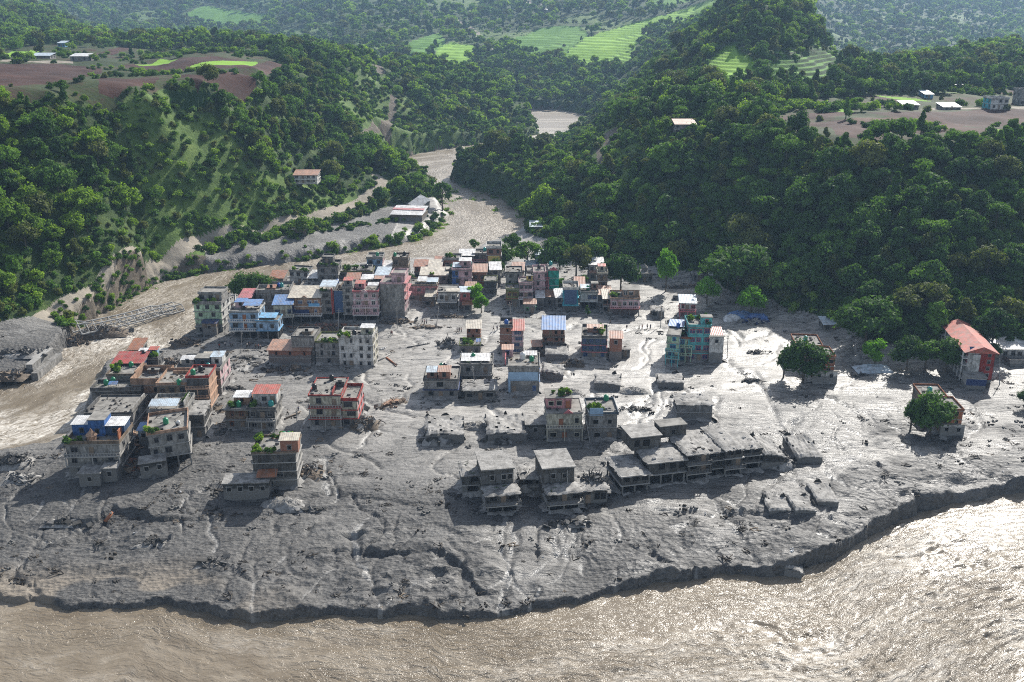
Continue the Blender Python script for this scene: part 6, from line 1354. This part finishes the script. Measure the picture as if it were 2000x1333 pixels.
rubble('dark splinters and wall shards on the right torn flat roof', 976,856,9,9,3.6,60,('dgrey','mudd'),.8)
# sunken mud mounds
def mound(label, u, v, w_, d_, h_):
    g = hit(u, v); r_ = random.Random(int(u)); k = 25
    V, Fc = rough_patch(k, k, w_, d_, lambda a, b: -.5 + (h_+.5)*max(0, math.sin(math.pi*a)*math.sin(math.pi*b))**.8*(.7+.6*r_.random()) if 0 < a < 1 and 0 < b < 1 else -.8)
    o = MB().add(V, Fc).build('mud_mound', MUDROOF, None, True); o.location = g; o['label'] = label; o['category'] = 'mud mound'
mound('rounded mud mound left of the half buried slab houses', 1112,768,10,5,1.2); mound('rounded mud mound right of the half buried slab houses', 1238,765,11,5,1.1)
mound('large mud mound below the roof garden house', 552,985,11,6,1.3); mound('mud mound behind the right torn flat roof', 930,835,11,6,1.3)
# logs
def log_(label, u0, v0, u1, v1, r, c='brown'):
    a, b = hit(u0, v0), hit(u1, v1); a.z += r*.6; b.z += r*1.2; e = thing('log', label, 'log', a); d = b-a
    MB().bar((0,0,0), d, r, 8, r*.6).build('trunk', trim(c), e, True)
    q = MB(); 
    for i in range(5): p = d*(1-.06*i); q.bar(p, p+Vector((random.gauss(0,.6), random.gauss(0,.6), random.uniform(.2, .8))), r*.35, 5, r*.1)
    q.build('roots', trim('dgrey'), e)
log_('pale stripped log pointing left right of the tall white block', 740,706,762,694,.28,'lgrey'); log_('reddish log right of the tall white block', 755,700,775,716,.32,'rust')
log_('dark log lying right of the red penthouse house', 556,820,588,806,.30,'brown'); log_('dark log in the street before the debris heap', 490,700,520,705,.25,'dgrey')
log_('long log in the pale mud left of the low patched roof house', 795,680,840,672,.25,'dgrey'); log_('dark trunk jutting from the lower left beach', 12,900,42,872,.5,'dgrey')
log_('brown trunk stump beside the sunken scarp', 206,1022,220,1005,.5,'rust')
# collapsed truss bridge lying in the river
def bridge():
    a = Vector(at_z(152, 655, -1.5)); b = Vector(at_z(352, 604, -3.6)); e = thing('collapsed_bridge', 'collapsed steel truss bridge lying across the brown river', 'bridge', a); d = b-a; Ln = d.length; x = d.normalized(); y = Vector((-x.y, x.x, 0)).normalized(); zv = Vector((0, 0, 1))
    n = 14; steel = M('weathered bridge steel', (.30,.30,.29), .6, .35, 2); hgt = 4.2; wd = 5.0
    def P(i, s, t): 
        sag = math.sin(i/n*3.1)*-.6 + (-.8 if i > n*.8 else 0); return x*(Ln*i/n) + y*(s*wd/2 + math.sin(i*.7)*.25) + zv*(t*hgt*(.55 if i > 1 else .8) + sag + .7) + y*(t*1.8)
    for s in (-1, 1):
        q = MB()
        for i in range(n):
            q.bar(P(i, s, 0), P(i+1, s, 0), .28).bar(P(i, s, 1), P(i+1, s, 1), .26).bar(P(i, s, 0), P(i, s, 1), .16)
            q.bar(P(i, s, i % 2), P(i+1, s, 1-i % 2), .16)
        q.bar(P(n, s, 0), P(n, s, 1), .16).build('truss', steel, e)
    q = MB()
    for i in range(n+1): q.bar(P(i, -1, 1), P(i, 1, 1), .14).bar(P(i, -1, 0), P(i, 1, 0), .18)
    for i in range(n): q.bar(P(i, -1, 1), P(i+1, 1, 1), .1)
    q.build('cross_bracing', steel, e)
    rubble('wood and steel wreckage piled at the left bank end of the fallen bridge', 196,652,19,9,3.6,220,('dgrey','brown','mudc'),.7,'debris_pile','debris',rz=R(14),base=-3.2,beams=.9)
bridge()
def retaining():
    p0, p1 = Vector(at_z(58, 722, -1)), Vector(at_z(98, 690, -1)); d = p1-p0; e = thing('retaining_wall', 'broken concrete retaining wall on the left bank below the bridge', 'wall', p0, math.atan2(d.y, d.x)); l = d.length
    MB().box(0, l, -1, 1, -4, 1.6).build('wall', wallm('grey', 0), e); MB().box(-2, l*1.1, -3.2, -1.1, -4, -.6).build('footing', wallm('grey', 0), e); MB().box(-.3, l+.3, -1.1, 1.1, 1.6, 1.8).build('coping', trim('lgrey'), e)
retaining()
# blue tarpaulin wreck under the bright tree
def tarps():
    for i, (uu, vv, w_, d_, c) in enumerate(((1448,618,11,7,'tinb'),(1478,622,9,7,'blue'),(1430,624,7,5,'tinw'))):
        g = hit(uu, vv); r_ = random.Random(i); k = 11
        V, Fc = rough_patch(k, k, w_, d_, lambda a, b: -.2+1.9*max(0, math.sin(3.14*a)*math.sin(3.14*b))**.5*(.6+.7*r_.random()))
        o = MB().add(V, Fc).build('tarpaulin', tinm(c), None); o.location = g; o['category'] = 'tarpaulin'
        o['label'] = ('crumpled blue tarpaulin left of the bright green tree', 'crumpled darker blue tarpaulin right of the bright green tree', 'torn white sheet at the left end of the blue tarpaulins')[i]
    rubble('twisted metal sheets in front of the blue tarpaulins', 1470,630,12,5,1.4,60,('navy','lgrey'),.7)
    g = hit(1706, 722)
    r_ = random.Random(5); V, Fc = rough_patch(11, 11, 12, 7, lambda a, b: -.2+1.6*max(0, math.sin(3.14*a)*math.sin(3.14*b))**.5*(.6+.7*r_.random())); o = MB().add(V, Fc).build('tarpaulin', tinm('tinl'), None); o.location = g; o['category'] = 'tarpaulin'; o['label'] = 'pale blue sheets under the bright tree near the school'
tarps()
# parked car half sunk
def car(label, u, v, c):
    e = thing('buried_car', label, 'car', hit(u, v), R(-8)); mt = M('car paint '+c, COL[c], .35, .15, spec=.6)
    MB().add([(-2.1,-.85,.15),(2.1,-.85,.15),(2.1,.85,.15),(-2.1,.85,.15),(-2.05,-.82,.85),(2.1,-.82,.75),(2.1,.82,.75),(-2.05,.82,.85),(-1.5,-.7,1.45),(.7,-.7,1.45),(.7,.7,1.45),(-1.5,.7,1.45),(1.3,-.8,.82),(1.3,.8,.82)],
       [(0,3,2,1),(0,1,5,12,4),(3,7,13,6,2),(0,4,7,3),(1,2,6,5),(4,12,9,8),(7,11,10,13),(4,8,11,7),(9,12,13,10),(8,9,10,11),(5,6,13,12)]).build('body', mt, e)
    MB().box(-1.2, .5, -.84, -.72, .92, 1.36).build('window', GLASS, e)
    for x, y in ((-1.3,-.8),(1.3,-.8),(-1.3,.8),(1.3,.8)): MB().bar((x,y-.1,.2),(x,y+.1,.2),.33,12).build('wheel', trim('black'), e)
car('grey car stranded on the mud near the forest edge', 1324,584,'dgrey')
# utility poles
pole_me = MB().bar((0,0,-1),(0,0,8.2),.14,8,.10).mesh('post', trim('lgrey')); arm_me = MB().box(-.9,.9,-.06,.06,7.4,7.52).box(-.7,.7,-.06,.06,6.8,6.9).mesh('crossarm', trim('dgrey'))
for uu, vv, lb in ((776,642,'leaning concrete pole beside the tiered pink eaves'),(895,612,'bare concrete pole beside the white pavilion house'),(1152,862,'pole between the cream and grey blue houses'),(1952,752,'lone pole right of the red roofed school'),(1110,985,'snapped pole by the second twin grey house'),(1700,655,'pole beside the big right tree'),(852,640,'pole on the street below the wide pink house'),(1000,632,'pole across the street from the blue grey house'),(1290,640,'pole on the street above the teal compound'),(660,648,'leaning pole between the pink house and the white block'),(470,690,'pole on the mud before the pale blue balconied house'),(930,765,'leaning pole in front of the white tin roof house'),(580,852,'leaning pole between the penthouse and the maroon trimmed house'),(1420,700,'pole right of the brick and white annex')):
    e = thing('utility_pole', lb, 'pole', hit(uu, vv), 0, 'utility poles', rot=(R(random.uniform(-9, 9)), R(random.uniform(-9, 9)), random.random()*3)); put('post', pole_me, e); put('crossarm', arm_me, e)
# people
def person_meshes():
    def skin(name, verts, edges, rad, mat, root=0):
        me = bpy.data.meshes.new(name+'_sk'); me.from_pydata(verts, edges, []); o = bpy.data.objects.new(name, me); ROOT.objects.link(o)
        o.modifiers.new('s', 'SKIN'); 
        for i, r in enumerate(rad): me.skin_vertices[0].data[i].radius = (r, r)
        me.skin_vertices[0].data[root].use_root = True; sb = o.modifiers.new('d', 'SUBSURF'); sb.levels = sb.render_levels = 1
        dg = bpy.context.evaluated_depsgraph_get(); m2 = bpy.data.meshes.new_from_object(o.evaluated_get(dg)); m2.materials.clear(); m2.materials.append(mat); m2.name = name
        bpy.data.objects.remove(o); return m2
    out = []
    sk_m = M('skin', (.28,.16,.10), .6, .1)
    for st in (.10, .28):
        V = [(0,0,.95),(0,0,1.2),(0,0,1.42),(0,0,1.52),(0,0,1.66),(.18,0,1.40),(.26,.04,1.12),(.25,-.10,.88),(-.18,0,1.40),(-.26,-.04,1.12),(-.25,.10,.88),(.1,0,.88),(.11,-st*.6,.48),(.11,-st,.06),(-.1,0,.88),(-.11,st*.6,.48),(-.11,st,.06)]
        E = [(0,1),(1,2),(2,3),(3,4),(2,5),(5,6),(6,7),(2,8),(8,9),(9,10),(0,11),(11,12),(12,13),(0,14),(14,15),(15,16)]
        rd = [.15,.14,.15,.06,.11,.07,.05,.035,.07,.05,.035,.10,.07,.045,.10,.07,.045]
        body = skin('body', V, E, rd, sk_m)
        sh = {c: skin('shirt', V[:3]+[V[5], V[6], V[8], V[9]], [(0,1),(1,2),(2,3),(3,4),(2,5),(5,6)], [.175,.165,.17,.09,.07,.09,.07], trim(c)) for c in ('red','navy','white','dgrey')}
        tr = skin('trousers', [V[0], V[11], V[12], (V[13][0], V[13][1], .14), V[14], V[15], (V[16][0], V[16][1], .14)], [(0,1),(1,2),(2,3),(0,4),(4,5),(5,6)], [.165,.12,.09,.07,.12,.09,.07], trim('black'))
        hair = MB().lathe([(.09,1.66),(.125,1.70),(.11,1.77),(.04,1.80)], 10).mesh('hair', trim('black'), True)
        out.append((body, sh, tr, hair))
    return out
PM = person_meshes()
PPL = ([(683,662),(688,661),(693,663)], 'on the track behind the tall white block'), ([(440,678),(450,677),(454,679),(429,681),(483,680),(488,679)], 'on the mud left of the brick shed'), ([(500,682),(505,682),(509,683)], 'in the group beside the brick shed'), ([(893,650),(897,650),(901,650)], 'in the group left of the brick tower'), \
      ([(964,647),(971,646)], 'between the brick tower and the narrow dark one'), ([(825,633),(829,634),(833,634)], 'at the foot of the track by the pavilion house'), ([(1224,644),(1248,645),(1254,644),(1264,643),(1270,644)], 'on the street above the teal compound'), \
      ([(1192,635),(710,778),(562,812),(583,805)], 'walking alone on the open mud'), ([(764,655),(766,656)], 'in the pair by the tall white block'), ([(834,812),(711,786)], 'near the maroon trimmed house')
CN = dict(red='red', navy='dark blue', white='white', dgrey='grey')
kk = 0
for lst, where in PPL:
    for (uu, vv) in lst:
        c = ('navy','dgrey','red','white')[kk % 4]; body, sh, tr, hair = PM[kk % 2]
        e = thing('person', 'person in %s top %s' % (CN[c], where), 'person', hit(uu, vv), random.random()*6.28, 'people '+where); e.scale = (1.1,)*3
        put('body', body, e); put('shirt', sh[c], e); put('trousers', tr, e); put('hair', hair, e); kk += 1
# lone trees of the town
LB = [crown_mesh('crown', 300+i, 10, r, nl, nb, lf, shp, mt, .7) for i, (r, nl, nb, lf, shp, mt) in enumerate(((4.6,2600,14,.36,'round',LEAF[0]),(4.3,2200,12,.38,'round',LEAF_BRIGHT),(5.6,3000,16,.42,'round',LEAF[0]),(3.6,1300,10,.36,'round',LEAF[1]),(4.6,1500,11,.40,'flat',LEAF[1]),(2.9,1400,9,.34,'tall',LEAF[0]),(5.2,2400,14,.4,'round',LEAF[3])))]
LT = [trunk_mesh(10, .34, 7, 50+i) for i in range(3)]
def lone(label, u, v, hpx, k, wf=1.0, base=None):
    g = hit(u, v) if base is None else Vector(at_z(u, v, base)); t = (CAM_H-g.z)/dz_(v); hm_ = hpx*t/F/math.cos(math.atan(dz_(v)/k_(v)))
    e = tree_obj('town_tree', label, 'tree', g, hm_/10, random.random()*6, LB[k], LT[k % 3]); e.scale = (hm_/10*wf, hm_/10*wf, hm_/10)
lone('left of two big dark trees at the river behind the pale blue house', 482,592,56,0,1.15); lone('right of two big dark trees at the river behind the pale blue house', 508,590,54,0,1.1)
lone('tall tree with a bare trunk on the river spit', 864,412,58,3,.9); lone('thin wide topped tree at the tip of the left bank woods', 812,386,50,4,.9)
lone('small leafy tree behind the back row at the river', 926,492,26,3,1.0); lone('dark tree behind the long pinkish house', 1212,572,74,2,.8); lone('light green slender tree at the forest edge', 1300,570,80,1,.62)
lone('small bright green round tree on the open mud', 1380,594,50,1,1.05); lone('giant dark tree with a thick trunk at the forest edge', 1440,574,92,2,1.15); lone('spreading dull tree behind the giant dark tree', 1490,578,70,6,1.0)
lone('bright green tree rising from the blue tarpaulins', 1466,618,56,1,1.05); lone('thin leaning tree left of the dense tree at centre right', 1530,738,62,5,.9)
lone('dense dark tree in front of the orange house at centre right', 1568,748,78,0,1.1); lone('thin leaning tree left of the dense tree at far right', 1778,840,62,5,.9); lone('dense dark tree in front of the orange house at far right', 1816,850,76,0,1.1)
lone('bright tree above the pale blue sheets near the school', 1708,718,54,1,1.0); lone('big dark tree with pale flowers left of the bright right tree', 1690,672,84,2,1.1); lone('dull spreading tree behind the school trees', 1800,640,84,6,1.2)
lone('round bushy tree left of the school', 1770,726,64,0,1.0); lone('second round bushy tree nearer the school', 1806,724,62,3,1.2); lone('dark round tree touching the school', 1846,728,64,0,1.0); lone('small round tree right of the school', 1938,700,28,0,1.1)
lone('bright young tree leaning in the street centre', 930,600,44,1,.9); lone('lower bright young tree in the street centre', 940,612,34,1,1.0); lone('small flood bent tree left of the white framed house steps', 1147,618,22,5,1.0)
lone('bush tree between the curved canopy house and the river', 690,556,30,3,1.2); lone('tree between the tall wall house and striped roof house', 800,566,30,0,.9); lone('cut off tree at the right picture edge', 2003,798,34,0,1.0)
lone('dark mango tree behind the fallen bridge house row', 985,532,52,0,.9); lone('round tree left of the coloured cluster', 970,548,40,0,.9); lone('tree right of the green wrapped house', 1094,572,30,3,1.0); lone('low tree before the white forest edge house', 1138,562,26,3,1.3)
lone('tall tree behind the lookout hut', 1085,540,70,2,.8); lone('green tree behind the green wrapped house', 1125,545,66,6,.8); lone('leafy tree above the coloured cluster', 1030,528,58,3,1.2); lone('light tree on the right bank above the back row', 1000,500,46,3,1.2); lone('pale green tree right of the lookout hut', 1160,530,70,3,1.0)
